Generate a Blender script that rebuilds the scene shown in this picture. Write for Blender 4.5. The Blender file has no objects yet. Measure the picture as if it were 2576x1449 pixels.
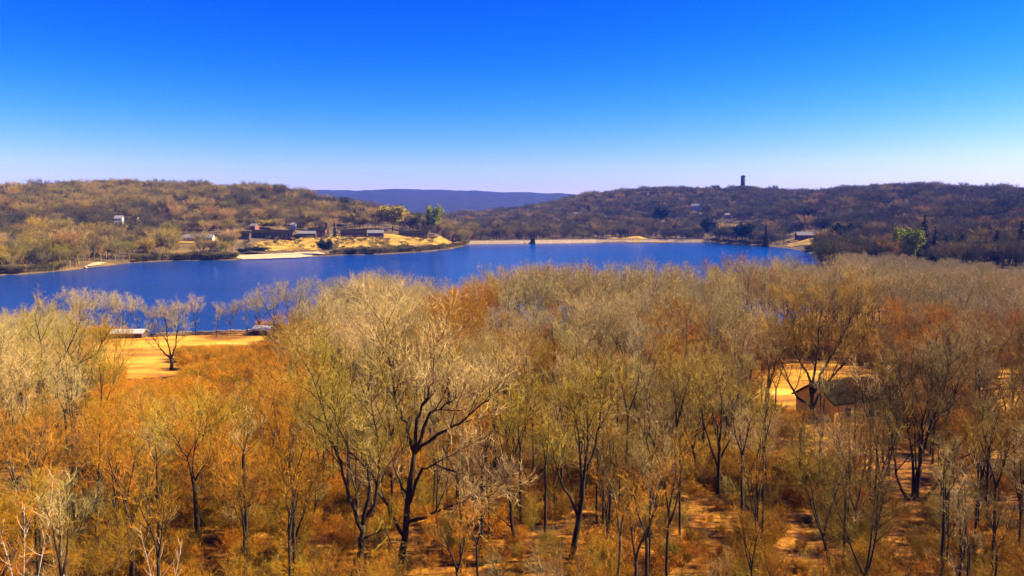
import bpy, math, random
import numpy as np
from mathutils import Vector, Matrix

random.seed(7); rng = np.random.default_rng(11)
sc = bpy.context.scene
COL = sc.collection
R = math.radians

# ------------------------------------------------------------------ camera, sky, sun, exposure
CAM_H, FPX, W, HH, HORIZON = 35.0, 2022.0, 2576.0, 1449.0, 545.0
PITCH = math.atan((HH / 2 - HORIZON) / FPX)
cam_d = bpy.data.cameras.new('camera'); cam = bpy.data.objects.new('camera', cam_d); COL.objects.link(cam)
cam.location = (0, 0, CAM_H); cam.rotation_euler = (math.pi / 2 - PITCH, 0, 0)
cam_d.sensor_width = 36; cam_d.lens = 36 * FPX / W
cam_d.clip_start = 0.5; cam_d.clip_end = 30000
sc.camera = cam

SUN_AZ, SUN_EL = R(84), R(36)          # azimuth measured from +Y (view) towards +X (right)
world = bpy.data.worlds.new('World'); sc.world = world; world.use_nodes = True
wn, wl = world.node_tree.nodes, world.node_tree.links
wn.clear()
w_out = wn.new('ShaderNodeOutputWorld'); w_bg = wn.new('ShaderNodeBackground')
w_sky = wn.new('ShaderNodeTexSky'); w_sky.sky_type = 'NISHITA'; w_sky.sun_disc = False
w_sky.sun_elevation = SUN_EL; w_sky.sun_rotation = SUN_AZ
w_sky.air_density = 1.0; w_sky.dust_density = 0.3; w_sky.ozone_density = 3.0; w_sky.altitude = 100
w_hs = wn.new('ShaderNodeHueSaturation'); w_hs.inputs['Saturation'].default_value = 1.5
SKY_S = 0.13
w_bg.inputs['Strength'].default_value = SKY_S
w_sep = wn.new('ShaderNodeSeparateColor'); w_com = wn.new('ShaderNodeCombineColor')     # deeper, cleaner blue: one tone curve per channel, alike in every direction
wl.new(w_sky.outputs['Color'], w_hs.inputs['Color']); wl.new(w_hs.outputs['Color'], w_sep.inputs['Color'])
for ch, (g_, a_, k_) in enumerate([(2.3, 0.95, 1.45), (1.85, 0.42, 0.92), (1.0, 0.44, 0.0)]):
    m1 = wn.new('ShaderNodeMath'); m1.operation = 'MULTIPLY'; m1.inputs[1].default_value = SKY_S; wl.new(w_sep.outputs[ch], m1.inputs[0])
    m2 = wn.new('ShaderNodeMath'); m2.operation = 'POWER'; m2.inputs[1].default_value = g_; wl.new(m1.outputs[0], m2.inputs[0])
    m3 = wn.new('ShaderNodeMath'); m3.operation = 'MULTIPLY'; m3.inputs[1].default_value = a_ / SKY_S; wl.new(m2.outputs[0], m3.inputs[0])
    m4 = wn.new('ShaderNodeMath'); m4.operation = 'MULTIPLY_ADD'; m4.inputs[1].default_value = k_ * SKY_S; m4.inputs[2].default_value = 1.0; wl.new(m3.outputs[0], m4.inputs[0])
    m5 = wn.new('ShaderNodeMath'); m5.operation = 'DIVIDE'; wl.new(m3.outputs[0], m5.inputs[0]); wl.new(m4.outputs[0], m5.inputs[1])
    wl.new(m5.outputs[0], w_com.inputs[ch])
wl.new(w_com.outputs['Color'], w_bg.inputs['Color'])
wl.new(w_bg.outputs['Background'], w_out.inputs['Surface'])

sun_d = bpy.data.lights.new('sun', 'SUN'); sun = bpy.data.objects.new('sun', sun_d); COL.objects.link(sun)
sun_d.energy = 5.0; sun_d.angle = R(0.5); sun_d.color = (1.0, 0.82, 0.57)
sdir = Vector((math.sin(SUN_AZ) * math.cos(SUN_EL), math.cos(SUN_AZ) * math.cos(SUN_EL), math.sin(SUN_EL)))
sun.rotation_euler = sdir.to_track_quat('Z', 'Y').to_euler(); sun.location = (60, 0, 90)

sc.view_settings.view_transform = 'Standard'; sc.view_settings.look = 'None'
sc.view_settings.exposure = 2.0; sc.view_settings.gamma = 1.0; sc.view_settings.use_curve_mapping = False
sc.render.engine = 'CYCLES'
cy = sc.cycles
cy.max_bounces = 4; cy.diffuse_bounces = 2; cy.glossy_bounces = 2; cy.transmission_bounces = 2
cy.volume_bounces = 0; cy.transparent_max_bounces = 4
cy.use_denoising = True; cy.filter_width = 1.5

# ------------------------------------------------------------------ pixel <-> place helpers (2576 x 1449 picture units)
CP, SP = math.cos(PITCH), math.sin(PITCH)
def ray(px, py):
    x = (px - W / 2) / FPX; u = (HH / 2 - py) / FPX
    return x, CP + u * SP, -SP + u * CP
def Pz(px, py, z=0.0):
    dx, dy, dz = ray(px, py); t = (z - CAM_H) / dz
    return np.array([dx * t, dy * t, z])
def Pd(px, py, d):
    dx, dy, dz = ray(px, py); t = d / dy
    return np.array([dx * t, d, CAM_H + dz * t])
def proj(x, y, z):
    fwd = y * CP - (z - CAM_H) * SP; up = y * SP + (z - CAM_H) * CP
    return W / 2 + FPX * x / fwd, HH / 2 - FPX * up / fwd
def col_of(x, y): return W / 2 + FPX / CP * x / np.maximum(y, 60)

# ------------------------------------------------------------------ noise
def vnoise(x, y, seed=0):
    x = np.asarray(x, float); y = np.asarray(y, float)
    xi = np.floor(x).astype(np.int64); yi = np.floor(y).astype(np.int64)
    xf = x - xi; yf = y - yi
    def h(a, b):
        n = (a * 374761393 + b * 668265263 + seed * 1442695041) & 0x7fffffff
        n = ((n ^ (n >> 13)) * 1274126177) & 0x7fffffff
        return ((n ^ (n >> 16)) & 0xffff) / 65535.0
    sx = xf * xf * (3 - 2 * xf); sy = yf * yf * (3 - 2 * yf)
    a = h(xi, yi) * (1 - sx) + h(xi + 1, yi) * sx
    b = h(xi, yi + 1) * (1 - sx) + h(xi + 1, yi + 1) * sx
    return a * (1 - sy) + b * sy
def fbm(x, y, seed=0, o=3):
    s = 0; a = 0.5
    for k in range(o):
        s = s + a * vnoise(np.asarray(x) * 2 ** k, np.asarray(y) * 2 ** k, seed + k); a *= 0.5
    return s

# ------------------------------------------------------------------ terrain
FAR = [(-700, 760), (-300, 716), (0, 692), (60, 690), (160, 681), (260, 669), (330, 661), (430, 656), (590, 654), (700, 649),
       (800, 645), (870, 641), (950, 640), (1060, 634), (1130, 627), (1170, 618), (1185, 613), (1340, 612), (1500, 610),
       (1780, 609), (1850, 615), (1940, 620), (1990, 625), (2030, 634)]
NEAR = [(2060, 660), (2060, 720), (2040, 790), (1900, 845), (1700, 866), (1400, 852), (1000, 838), (680, 836), (560, 839),
        (300, 850), (0, 862), (-400, 880), (-900, 900)]
LAKE = np.array([Pz(a, b)[:2] for a, b in FAR + NEAR])
fpx = np.array([a for a, b in FAR], float); fdep = np.array([Pz(a, b)[1] for a, b in FAR])
def seg_dist(x, y, poly):
    d = np.full(np.shape(x), 1e18)
    for i in range(len(poly)):
        a = poly[i]; b = poly[(i + 1) % len(poly)]; ab = b - a
        t = np.clip(((x - a[0]) * ab[0] + (y - a[1]) * ab[1]) / (ab @ ab + 1e-9), 0, 1)
        d = np.minimum(d, (x - a[0] - t * ab[0]) ** 2 + (y - a[1] - t * ab[1]) ** 2)
    return np.sqrt(d)
def inside(x, y, poly):
    r = np.zeros(np.shape(x), bool)
    for i in range(len(poly)):
        x0, y0 = poly[i]; x1, y1 = poly[(i + 1) % len(poly)]
        c = (y0 > y) != (y1 > y)
        r ^= c & (x < (x1 - x0) * (y - y0) / (y1 - y0 + 1e-12) + x0)
    return r
def smooth(t): t = np.clip(t, 0, 1); return t * t * (3 - 2 * t)

L_SIL = np.array([(-700, 480), (-100, 470), (0, 467), (100, 462), (200, 456), (320, 452), (430, 459), (560, 463), (680, 469), (745, 480),
                  (850, 500), (920, 513), (1000, 530), (1060, 545), (1100, 552), (1140, 580), (1170, 612), (1190, 640)], float)
L_RNG = np.array([(-700, 1350), (0, 1300), (760, 1250), (900, 1150), (1000, 1050), (1100, 980), (1190, 930)], float)
C_SIL = np.array([(300, 560), (900, 548), (1100, 536), (1200, 530), (1300, 521), (1400, 504), (1460, 488), (1560, 476), (1680, 468), (1780, 470),
                  (1870, 468), (1960, 473), (2030, 478), (2100, 469), (2200, 465), (2300, 461), (2420, 465), (2576, 468), (3300, 474)], float)
C_RNG = np.array([(300, 2000), (1100, 2000), (1560, 2100), (1870, 2000), (2300, 1700), (2576, 1500), (3300, 1300)], float)
F_SIL = np.array([(0, 483), (750, 480), (800, 478), (900, 479), (1000, 475), (1100, 478), (1300, 483), (1450, 488), (1700, 492), (2600, 495)], float)
def ramp(t): return 0.55 * t + 0.45 * smooth(t)
def ground(x, y):
    x = np.asarray(x, float); y = np.asarray(y, float)
    px = np.clip(col_of(x, y), -700, 3300)
    ins = inside(x, y, LAKE); ds = seg_dist(x, y, LAKE)
    n1 = fbm(x / 22, y / 22, 3) - 0.45; n2 = fbm(x / 120, y / 120, 9) - 0.45
    near = np.interp(y, [-120, 0, 58, 100, 170, 230, 260, 600], [15, 12.5, 9, 6, 2.8, 1.0, 0.9, 1.5]) + n1 * np.interp(y, [60, 200], [1.2, 0.5])
    near = np.minimum(near, 0.45 + ds * 0.09)
    F = np.interp(px, fpx, fdep, right=620)
    F = np.where(px > 2030, np.interp(px, [2030, 2200, 2576, 3300], [790, 640, 520, 450]), F)
    def hill(sil, rng_, trees, foot, tail):
        Rg = np.interp(px, rng_[:, 0], rng_[:, 1]) if hasattr(rng_, 'shape') else np.full(px.shape, float(rng_))
        Z = CAM_H + (HORIZON - np.interp(px, sil[:, 0], sil[:, 1])) / FPX * Rg - trees
        t = (y - foot) / np.maximum(Rg - foot, 60)
        z = 0.6 + np.maximum(Z, 0) * ramp(np.clip(t, 0, 1)) + (n1 * 2 + n2 * 14) * smooth(t * 2) * smooth((1.15 - t) * 2.5) * np.clip(Z / 60, 0, 1)
        z = z * (1 - 0.6 * smooth((y - Rg) / tail))
        return np.where(t > 0, z, -50)
    left = np.where(px < 1195, hill(L_SIL, L_RNG, 19, F, 500), -50)
    cen = hill(C_SIL, C_RNG, 20, np.where(px < 1185, 1150, F + np.where(px < 1790, 26, 0)), 900)
    ridge = hill(F_SIL, 6000, 2, 3800, 900)
    far = np.maximum(np.maximum(left, cen), ridge)
    far = np.maximum(far, np.minimum(1.0 + 0 * y, 0.4 + ds * 0.05))
    c0 = Pz(1565, 606, 0)
    far = np.maximum(far, (7 + 9 * n1) * np.exp(-((x - c0[0]) / 34) ** 2 - ((y - 1112) / 22) ** 2) + 1.5 * n1)
    mid = y > np.where(px > 2030, F, 300)
    z = np.where(mid, far, near)
    return np.where(ins, -np.minimum(4.0, 0.15 + ds * 0.12), z)
def gz(x, y): return float(ground(np.array([x]), np.array([y]))[0])
def on_ground(px, py, dmin=30, dmax=3000):
    """first place along the line of sight where the land stands"""
    d = np.exp(np.linspace(math.log(dmin), math.log(dmax), 900)); dx, dy, dz = ray(px, py)
    X = dx / dy * d; Z = CAM_H + dz / dy * d
    hit = np.nonzero(np.maximum(ground(X, d), 0) >= Z)[0]
    i = hit[0] if len(hit) else len(d) - 1
    return np.array([X[i], d[i], gz(X[i], d[i])])

# ------------------------------------------------------------------ materials
def mat(name, cols, scale=1.0, rough=0.9, detail=4.0, bump=0.0, bscale=None, spec=0.2, rand=0.0, coords='Object', stretch=None, pos=None):
    m = bpy.data.materials.new(name); m.use_nodes = True; n, l = m.node_tree.nodes, m.node_tree.links
    b = n['Principled BSDF']; b.inputs['Roughness'].default_value = rough; b.inputs['Specular IOR Level'].default_value = spec
    tc = n.new('ShaderNodeTexCoord'); src = tc.outputs[coords]
    if coords == 'Position':
        pass
    if stretch:
        mp = n.new('ShaderNodeMapping'); mp.inputs['Scale'].default_value = stretch; l.new(src, mp.inputs['Vector']); src = mp.outputs['Vector']
    nz = n.new('ShaderNodeTexNoise'); nz.inputs['Scale'].default_value = scale; nz.inputs['Detail'].default_value = detail
    nz.inputs['Roughness'].default_value = 0.65
    l.new(src, nz.inputs['Vector'])
    rp = n.new('ShaderNodeValToRGB'); el = rp.color_ramp.elements
    if pos is None: pos = [0.32 + 0.36 * i / max(1, len(cols) - 1) for i in range(len(cols))]
    el[0].position, el[0].color = pos[0], (*cols[0], 1)
    el[1].position, el[1].color = pos[-1], (*cols[-1], 1)
    for p, c in list(zip(pos, cols))[1:-1]:
        e = el.new(p); e.color = (*c, 1)
    l.new(nz.outputs['Fac'], rp.inputs['Fac']); out = rp.outputs['Color']
    if rand:
        oi = n.new('ShaderNodeObjectInfo'); hs = n.new('ShaderNodeHueSaturation')
        mr = n.new('ShaderNodeMapRange'); mr.inputs['To Min'].default_value = 1 - rand; mr.inputs['To Max'].default_value = 1 + rand
        l.new(oi.outputs['Random'], mr.inputs['Value']); l.new(mr.outputs['Result'], hs.inputs['Value'])
        mh = n.new('ShaderNodeMapRange'); mh.inputs['To Min'].default_value = 0.5 + 0.06 * rand; mh.inputs['To Max'].default_value = 0.5 - 0.06 * rand
        l.new(oi.outputs['Random'], mh.inputs['Value']); l.new(mh.outputs['Result'], hs.inputs['Hue'])
        l.new(out, hs.inputs['Color']); out = hs.outputs['Color']
    l.new(out, b.inputs['Base Color'])
    if bump:
        bn = n.new('ShaderNodeTexNoise'); bn.inputs['Scale'].default_value = bscale or scale * 4; bn.inputs['Detail'].default_value = 3
        l.new(src, bn.inputs['Vector']); bp = n.new('ShaderNodeBump'); bp.inputs['Strength'].default_value = 1.0; bp.inputs['Distance'].default_value = bump
        l.new(bn.outputs['Fac'], bp.inputs['Height']); l.new(bp.outputs['Normal'], b.inputs['Normal'])
    return m

M = {}
M['litter'] = mat('leaf_litter', [(0.012, 0.0043, 0.0009), (0.08, 0.0259, 0.0018), (0.2, 0.0713, 0.0027), (0.34, 0.1458, 0.0063), (0.07, 0.0259, 0.0027)], 0.35, 1.0, 10, bump=0.35, bscale=1.1, pos=[0.36, 0.44, 0.52, 0.58, 0.66])
M['far_floor'] = mat('far_forest_floor', [(0.04, 0.026, 0.010), (0.09, 0.058, 0.02), (0.16, 0.10, 0.022)], 0.03, 1.0, 6)
M['ridge_wood'] = mat('ridge_woods', [(0.0081, 0.009, 0.0072), (0.0225, 0.0203, 0.0158)], 0.012, 1.0, 6)
M['umber'] = mat('umber_twigs', [(0.0847, 0.0459, 0.0071), (0.2117, 0.12, 0.0212)], 0.6, 0.95, 3, rand=0.3)
M['dry_grass'] = mat('dry_grass', [(0.1875, 0.0666, 0.0052), (0.35, 0.1472, 0.0078), (0.5, 0.2432, 0.0156), (0.6, 0.3712, 0.065)], 0.16, 1.0, 6, bump=0.15, bscale=2.0, stretch=(0.5, 1, 1))
M['far_lawn'] = mat('far_lawn', [(0.07, 0.042, 0.009), (0.20, 0.115, 0.009), (0.33, 0.20, 0.014), (0.42, 0.28, 0.04)], 0.09, 1.0, 6)
M['beach'] = mat('beach_sand', [(0.3359, 0.2261, 0.1098), (0.4393, 0.323, 0.1809)], 0.08, 1.0, 4)
M['stone'] = mat('pale_stone', [(0.2128, 0.152, 0.0836), (0.3496, 0.266, 0.152)], 0.35, 0.9, 4)
M['darkstone'] = mat('dark_stone', [(0.035, 0.032, 0.03), (0.08, 0.07, 0.065)], 0.4, 0.9, 4)
M['bark'] = mat('dark_bark', [(0.0067, 0.0045, 0.0028), (0.0252, 0.0168, 0.0084), (0.056, 0.042, 0.0196)], 3.0, 0.95, 5, bump=0.03, stretch=(1, 1, 0.2))
M['bark_pale'] = mat('pale_bark', [(0.03, 0.02, 0.009), (0.09, 0.065, 0.028), (0.22, 0.17, 0.08)], 2.0, 0.95, 5, bump=0.02, stretch=(1, 1, 0.25))
M['birch'] = mat('birch_bark', [(0.0608, 0.0456, 0.0304), (0.342, 0.2888, 0.1976), (0.4408, 0.38, 0.2736)], 2.5, 0.8, 4, stretch=(1, 1, 2.5), pos=[0.30, 0.42, 0.7])
M['tan'] = mat('tan_twigs', [(0.21, 0.148, 0.045), (0.50, 0.37, 0.115)], 0.6, 0.95, 3, rand=0.25)
M['olive'] = mat('olive_twigs', [(0.1707, 0.1087, 0.0078), (0.3726, 0.2484, 0.0194)], 0.6, 0.95, 3, rand=0.25)
M['grey'] = mat('grey_twigs', [(0.196, 0.1516, 0.0596), (0.4396, 0.3441, 0.1428)], 0.6, 0.95, 3, rand=0.2)
M['rust'] = mat('rust_twigs', [(0.1862, 0.0759, 0.0027), (0.4116, 0.1898, 0.0063)], 0.6, 0.95, 3, rand=0.25)
M['gold'] = mat('golden_brush', [(0.22, 0.0929, 0.0018), (0.48, 0.2214, 0.0045)], 0.8, 0.95, 3, rand=0.3)
M['far_a'] = mat('far_grey_brown', [(0.0678, 0.0538, 0.0181), (0.1516, 0.1218, 0.0411)], 0.5, 1, 2, rand=0.42)
M['far_b'] = mat('far_tan', [(0.1428, 0.0991, 0.0218), (0.336, 0.2394, 0.0546)], 0.5, 1, 2, rand=0.42)
M['far_c'] = mat('far_dusk', [(0.0439, 0.0353, 0.0145), (0.0958, 0.0781, 0.032)], 0.5, 1, 2, rand=0.42)
M['far_e'] = mat('far_olive', [(0.1344, 0.0991, 0.0084), (0.3192, 0.2436, 0.021)], 0.5, 1, 2, rand=0.42)
M['far_d'] = mat('far_rust', [(0.1176, 0.0706, 0.0143), (0.2604, 0.1596, 0.0294)], 0.5, 1, 2, rand=0.42)
M['willow'] = mat('yellow_willow', [(0.2436, 0.1827, 0.0072), (0.4628, 0.3654, 0.0146)], 0.4, 1, 3)
M['evergreen'] = mat('evergreen', [(0.006, 0.010, 0.006), (0.02, 0.032, 0.012)], 0.5, 1, 3)
M['green'] = mat('fresh_green', [(0.1, 0.1176, 0.0048), (0.3058, 0.3175, 0.0094)], 0.3, 1, 3)
M['white'] = mat('white_paint', [(0.5016, 0.4864, 0.456), (0.608, 0.5928, 0.5624)], 0.6, 0.7)
M['cream'] = mat('cream_siding', [(0.456, 0.3648, 0.2128), (0.5624, 0.456, 0.2736)], 0.6, 0.8)
M['ochre'] = mat('ochre_siding', [(0.62, 0.36, 0.06), (0.78, 0.50, 0.12)], 0.5, 0.8)
M['brown'] = mat('brown_siding', [(0.05, 0.032, 0.022), (0.10, 0.06, 0.04)], 0.6, 0.85)
M['brick'] = mat('red_brown_siding', [(0.12, 0.05, 0.035), (0.20, 0.085, 0.055)], 0.6, 0.85)
M['shingle'] = mat('dark_shingle', [(0.008, 0.007, 0.004), (0.022, 0.018, 0.010)], 1.2, 1.0, 5, bump=0.02, spec=0.02)
M['grey_roof'] = mat('grey_roof', [(0.1064, 0.0958, 0.0958), (0.1809, 0.1649, 0.1596)], 0.7, 0.9)
M['pale_roof'] = mat('pale_metal_roof', [(0.285, 0.2679, 0.228), (0.4104, 0.3876, 0.3306)], 0.8, 0.6, 4, spec=0.4)
M['window'] = mat('window_glass', [(0.015, 0.017, 0.02), (0.03, 0.034, 0.04)], 1, 0.12, spec=0.6)
M['carpaint'] = mat('black_car_paint', [(0.012, 0.012, 0.014), (0.02, 0.02, 0.022)], 1, 0.2, spec=0.6)
M['chrome'] = mat('lamp_glass', [(0.7, 0.7, 0.7), (0.85, 0.85, 0.85)], 3, 0.15, spec=0.8)
M['rubber'] = mat('rubber', [(0.015, 0.015, 0.015), (0.03, 0.03, 0.03)], 3, 0.9)
def water_mat():
    m = bpy.data.materials.new('lake_water'); m.use_nodes = True; n, l = m.node_tree.nodes, m.node_tree.links
    b = n['Principled BSDF']; b.inputs['Base Color'].default_value = (0.0, 0.030, 0.14, 1); b.inputs['Roughness'].default_value = 0.16; b.inputs['Specular IOR Level'].default_value = 0.42
    b.inputs['IOR'].default_value = 1.33; b.inputs['Specular Tint'].default_value = (0.2, 0.72, 1.0, 1)
    g = n.new('ShaderNodeNewGeometry'); mp = n.new('ShaderNodeMapping'); mp.inputs['Scale'].default_value = (0.5, 1.0, 1.0)
    l.new(g.outputs['Position'], mp.inputs['Vector'])
    a = n.new('ShaderNodeTexNoise'); a.inputs['Scale'].default_value = 0.9; a.inputs['Detail'].default_value = 4
    c = n.new('ShaderNodeTexNoise'); c.inputs['Scale'].default_value = 0.012; c.inputs['Detail'].default_value = 4
    mp2 = n.new('ShaderNodeMapping'); mp2.inputs['Scale'].default_value = (0.35, 2.0, 1.0); l.new(g.outputs['Position'], mp2.inputs['Vector'])
    l.new(mp.outputs['Vector'], a.inputs['Vector']); l.new(mp2.outputs['Vector'], c.inputs['Vector'])
    mu = n.new('ShaderNodeMath'); mu.operation = 'MULTIPLY'; l.new(a.outputs['Fac'], mu.inputs[0]); l.new(c.outputs['Fac'], mu.inputs[1])
    bp = n.new('ShaderNodeBump'); bp.inputs['Strength'].default_value = 1.0; bp.inputs['Distance'].default_value = 1.6
    l.new(mu.outputs['Value'], bp.inputs['Height']); l.new(bp.outputs['Normal'], b.inputs['Normal'])
    return m
M['water'] = water_mat()

# ------------------------------------------------------------------ mesh helpers
def mesh(name, v, f, m, smooth_=False):
    me = bpy.data.meshes.new(name)
    me.from_pydata([tuple(map(float, p)) for p in v], [], [tuple(map(int, q)) for q in f])
    for mm in (m if isinstance(m, (list, tuple)) else [m]): me.materials.append(mm)
    if smooth_: me.polygons.foreach_set('use_smooth', [True] * len(me.polygons))
    me.update(); return me
def obj(name, me, parent=None, loc=None, rz=0.0):
    o = bpy.data.objects.new(name, me); COL.objects.link(o)
    if parent is not None: o.parent = parent
    if loc is not None: o.location = loc
    if rz: o.rotation_euler = (0, 0, rz)
    return o
def tag(o, label, cat, group=None, kind=None):
    o['label'] = label; o['category'] = cat
    if group: o['group'] = group
    if kind: o['kind'] = kind
    return o
def structure(o): o['kind'] = 'structure'; return o
class MB:
    def __init__(s): s.v = []; s.f = []
    def add(s, v, f):
        k = len(s.v); s.v += [tuple(p) for p in v]; s.f += [tuple(i + k for i in q) for q in f]
    def box(s, x0, x1, y0, y1, z0, z1):
        s.add([(x0, y0, z0), (x1, y0, z0), (x1, y1, z0), (x0, y1, z0), (x0, y0, z1), (x1, y0, z1), (x1, y1, z1), (x0, y1, z1)],
              [(0, 3, 2, 1), (4, 5, 6, 7), (0, 1, 5, 4), (1, 2, 6, 5), (2, 3, 7, 6), (3, 0, 4, 7)]); return s
    def tube(s, pts, rad, sides=6, cap=True):
        pts = [Vector(p) for p in pts]; k = len(s.v); n = len(pts)
        for i, p in enumerate(pts):
            d = (pts[min(i + 1, n - 1)] - pts[max(i - 1, 0)]).normalized()
            a = d.orthogonal().normalized() if abs(d.z) < 0.99 else Vector((1, 0, 0))
            a = (Vector((1, 0.2, 0)) - d * d.dot(Vector((1, 0.2, 0)))).normalized() if abs(d.x) < 0.9 else (Vector((0, 0.3, 1)) - d * d.dot(Vector((0, 0.3, 1)))).normalized()
            b = d.cross(a)
            for j in range(sides):
                t = 2 * math.pi * j / sides
                s.v.append(tuple(p + (a * math.cos(t) + b * math.sin(t)) * rad[i]))
        for i in range(n - 1):
            for j in range(sides):
                j2 = (j + 1) % sides
                s.f.append((k + i * sides + j, k + i * sides + j2, k + (i + 1) * sides + j2, k + (i + 1) * sides + j))
        if cap:
            s.f.append(tuple(k + j for j in reversed(range(sides)))); s.f.append(tuple(k + (n - 1) * sides + j for j in range(sides)))
        return s
    def mesh(s, name, m, sm=False): return mesh(name, s.v, s.f, m, sm)

# ------------------------------------------------------------------ ground, water, patches
def build_ground():
    ys = np.concatenate([np.linspace(-120, 30, 16), np.linspace(36, 300, 100), np.exp(np.linspace(math.log(305), math.log(2600), 210)),
                         np.exp(np.linspace(math.log(2650), math.log(7000), 60))])
    ss = np.linspace(-0.95, 0.95, 330)
    Y, S = np.meshgrid(ys, ss, indexing='ij'); X = S * (np.maximum(Y, 0) + 130)
    Z = ground(X, Y)
    farbump = (fbm(X / 60, Y / 90, 21) - 0.45) * 16 * smooth((Y - 2600) / 800)
    Z = Z + farbump
    nr, nc = Y.shape
    v = np.stack([X, Y, Z], -1).reshape(-1, 3)
    i = np.arange(nr - 1)[:, None] * nc + np.arange(nc - 1)[None, :]
    f = np.stack([i, i + 1, i + nc + 1, i + nc], -1).reshape(-1, 4)
    me = mesh('ground', v, f, [M['litter'], M['far_floor'], M['ridge_wood']], True)
    yy = v[f].mean(1)[:, 1]
    me.polygons.foreach_set('material_index', ((yy > 300).astype(np.int32) + (yy > 2700)))
    structure(obj('ground', me))
build_ground()
b = np.array(LAKE); w_v = [(b[:, 0].min() - 60, 190, 0), (b[:, 0].max() + 20, 190, 0), (b[:, 0].max() + 20, b[:, 1].max() + 6, 0), (b[:, 0].min() - 60, b[:, 1].max() + 6, 0)]
structure(obj('lake_water', mesh('lake_water', w_v, [(0, 1, 2, 3)], M['water'])))

PATCH = []
def patch(name, pts, m, cell, off, z=None, jitter=0.35, world_pts=None):
    P = np.array([on_ground(a, b)[:2] if z is None else Pz(a, b, z)[:2] for a, b in pts]) if world_pts is None else np.array(world_pts, float)
    PATCH.append((name, P))
    x0, y0 = P.min(0) - cell; x1, y1 = P.max(0) + cell
    xs = np.arange(x0, x1 + cell, cell); ys = np.arange(y0, y1 + cell * 1.5, cell * 1.5)
    X, Y = np.meshgrid(xs, ys); X = X + rng.uniform(-.3, .3, X.shape) * cell; Y = Y + rng.uniform(-.3, .3, X.shape) * cell
    nx = X + (fbm(X / (cell * 4), Y / (cell * 4), 5) - .45) * cell * 8 * jitter; ny = Y + (fbm(X / (cell * 4) + 9, Y / (cell * 4), 6) - .45) * cell * 8 * jitter
    ok = inside(nx, ny, P); Z = np.maximum(ground(X, Y), 0.05) + off
    r, c = X.shape; f = []
    for i in range(r - 1):
        for j in range(c - 1):
            if ok[i, j] and ok[i + 1, j] and ok[i, j + 1] and ok[i + 1, j + 1]:
                f.append((i * c + j, i * c + j + 1, (i + 1) * c + j + 1, (i + 1) * c + j))
    v = np.stack([X, Y, Z], -1).reshape(-1, 3)
    used = sorted({k for q in f for k in q}); mp = {k: i for i, k in enumerate(used)}
    return structure(obj(name, mesh(name, v[used], [tuple(mp[k] for k in q) for q in f], m, True)))
patch('dry_field', [(190, 956), (225, 866), (300, 852), (680, 839), (690, 850), (640, 885), (560, 915), (480, 940), (400, 954), (330, 958)], M['dry_grass'], 0.8, 0.10)
patch('house_lawn', [(1885, 1030), (1900, 945), (1985, 915), (2100, 905), (2215, 935), (2235, 1130), (2140, 1185), (2050, 1170), (2000, 1060)], M['dry_grass'], 0.8, 0.10)
patch('side_lawn', [(2470, 1060), (2500, 930), (2600, 925), (2620, 1010), (2560, 1080)], M['dry_grass'], 0.8, 0.10)
patch('shore_lawn', [(600, 634), (640, 612), (720, 598), (800, 590), (900, 592), (1050, 594), (1090, 600), (1120, 616), (1060, 622), (900, 626), (830, 622), (800, 632)], M['far_lawn'], 3.0, 0.5)
patch('hillside_lawn', [(440, 612), (480, 598), (560, 596), (562, 608), (500, 616)], M['far_lawn'], 3.0, 0.5)
patch('upper_meadow', [(420, 524), (440, 516), (478, 519), (484, 531), (450, 534)], M['far_lawn'], 3.0, 0.6)
patch('sandy_beach', [(588, 653), (592, 643), (700, 638), (800, 634), (822, 640), (760, 649), (680, 652)], M['beach'], 2.0, 0.4)
patch('shore_clearing', [(205, 676), (215, 666), (250, 658), (268, 662), (262, 669)], M['beach'], 1.5, 0.3)
patch('point_meadow', [(1060, 630), (1070, 608), (1120, 602), (1160, 606), (1172, 615), (1130, 626)], M['far_lawn'], 3.0, 0.5)
c0 = Pz(1565, 606, 0)
patch('dam_bank', None, M['far_lawn'], 3.0, .5, world_pts=[(c0[0] - 40, 1085), (c0[0] + 62, 1085), (c0[0] + 58, 1108), (c0[0] + 26, 1130), (c0[0] - 26, 1126)])
patch('east_bank', [(1978, 622), (1985, 602), (2040, 598), (2088, 604), (2086, 621)], M['far_lawn'], 2.5, 0.5)
patch('east_terrace', [(1770, 576), (1790, 564), (1900, 560), (1930, 572), (1860, 580)], M['far_lawn'], 4.0, 0.6)

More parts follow.
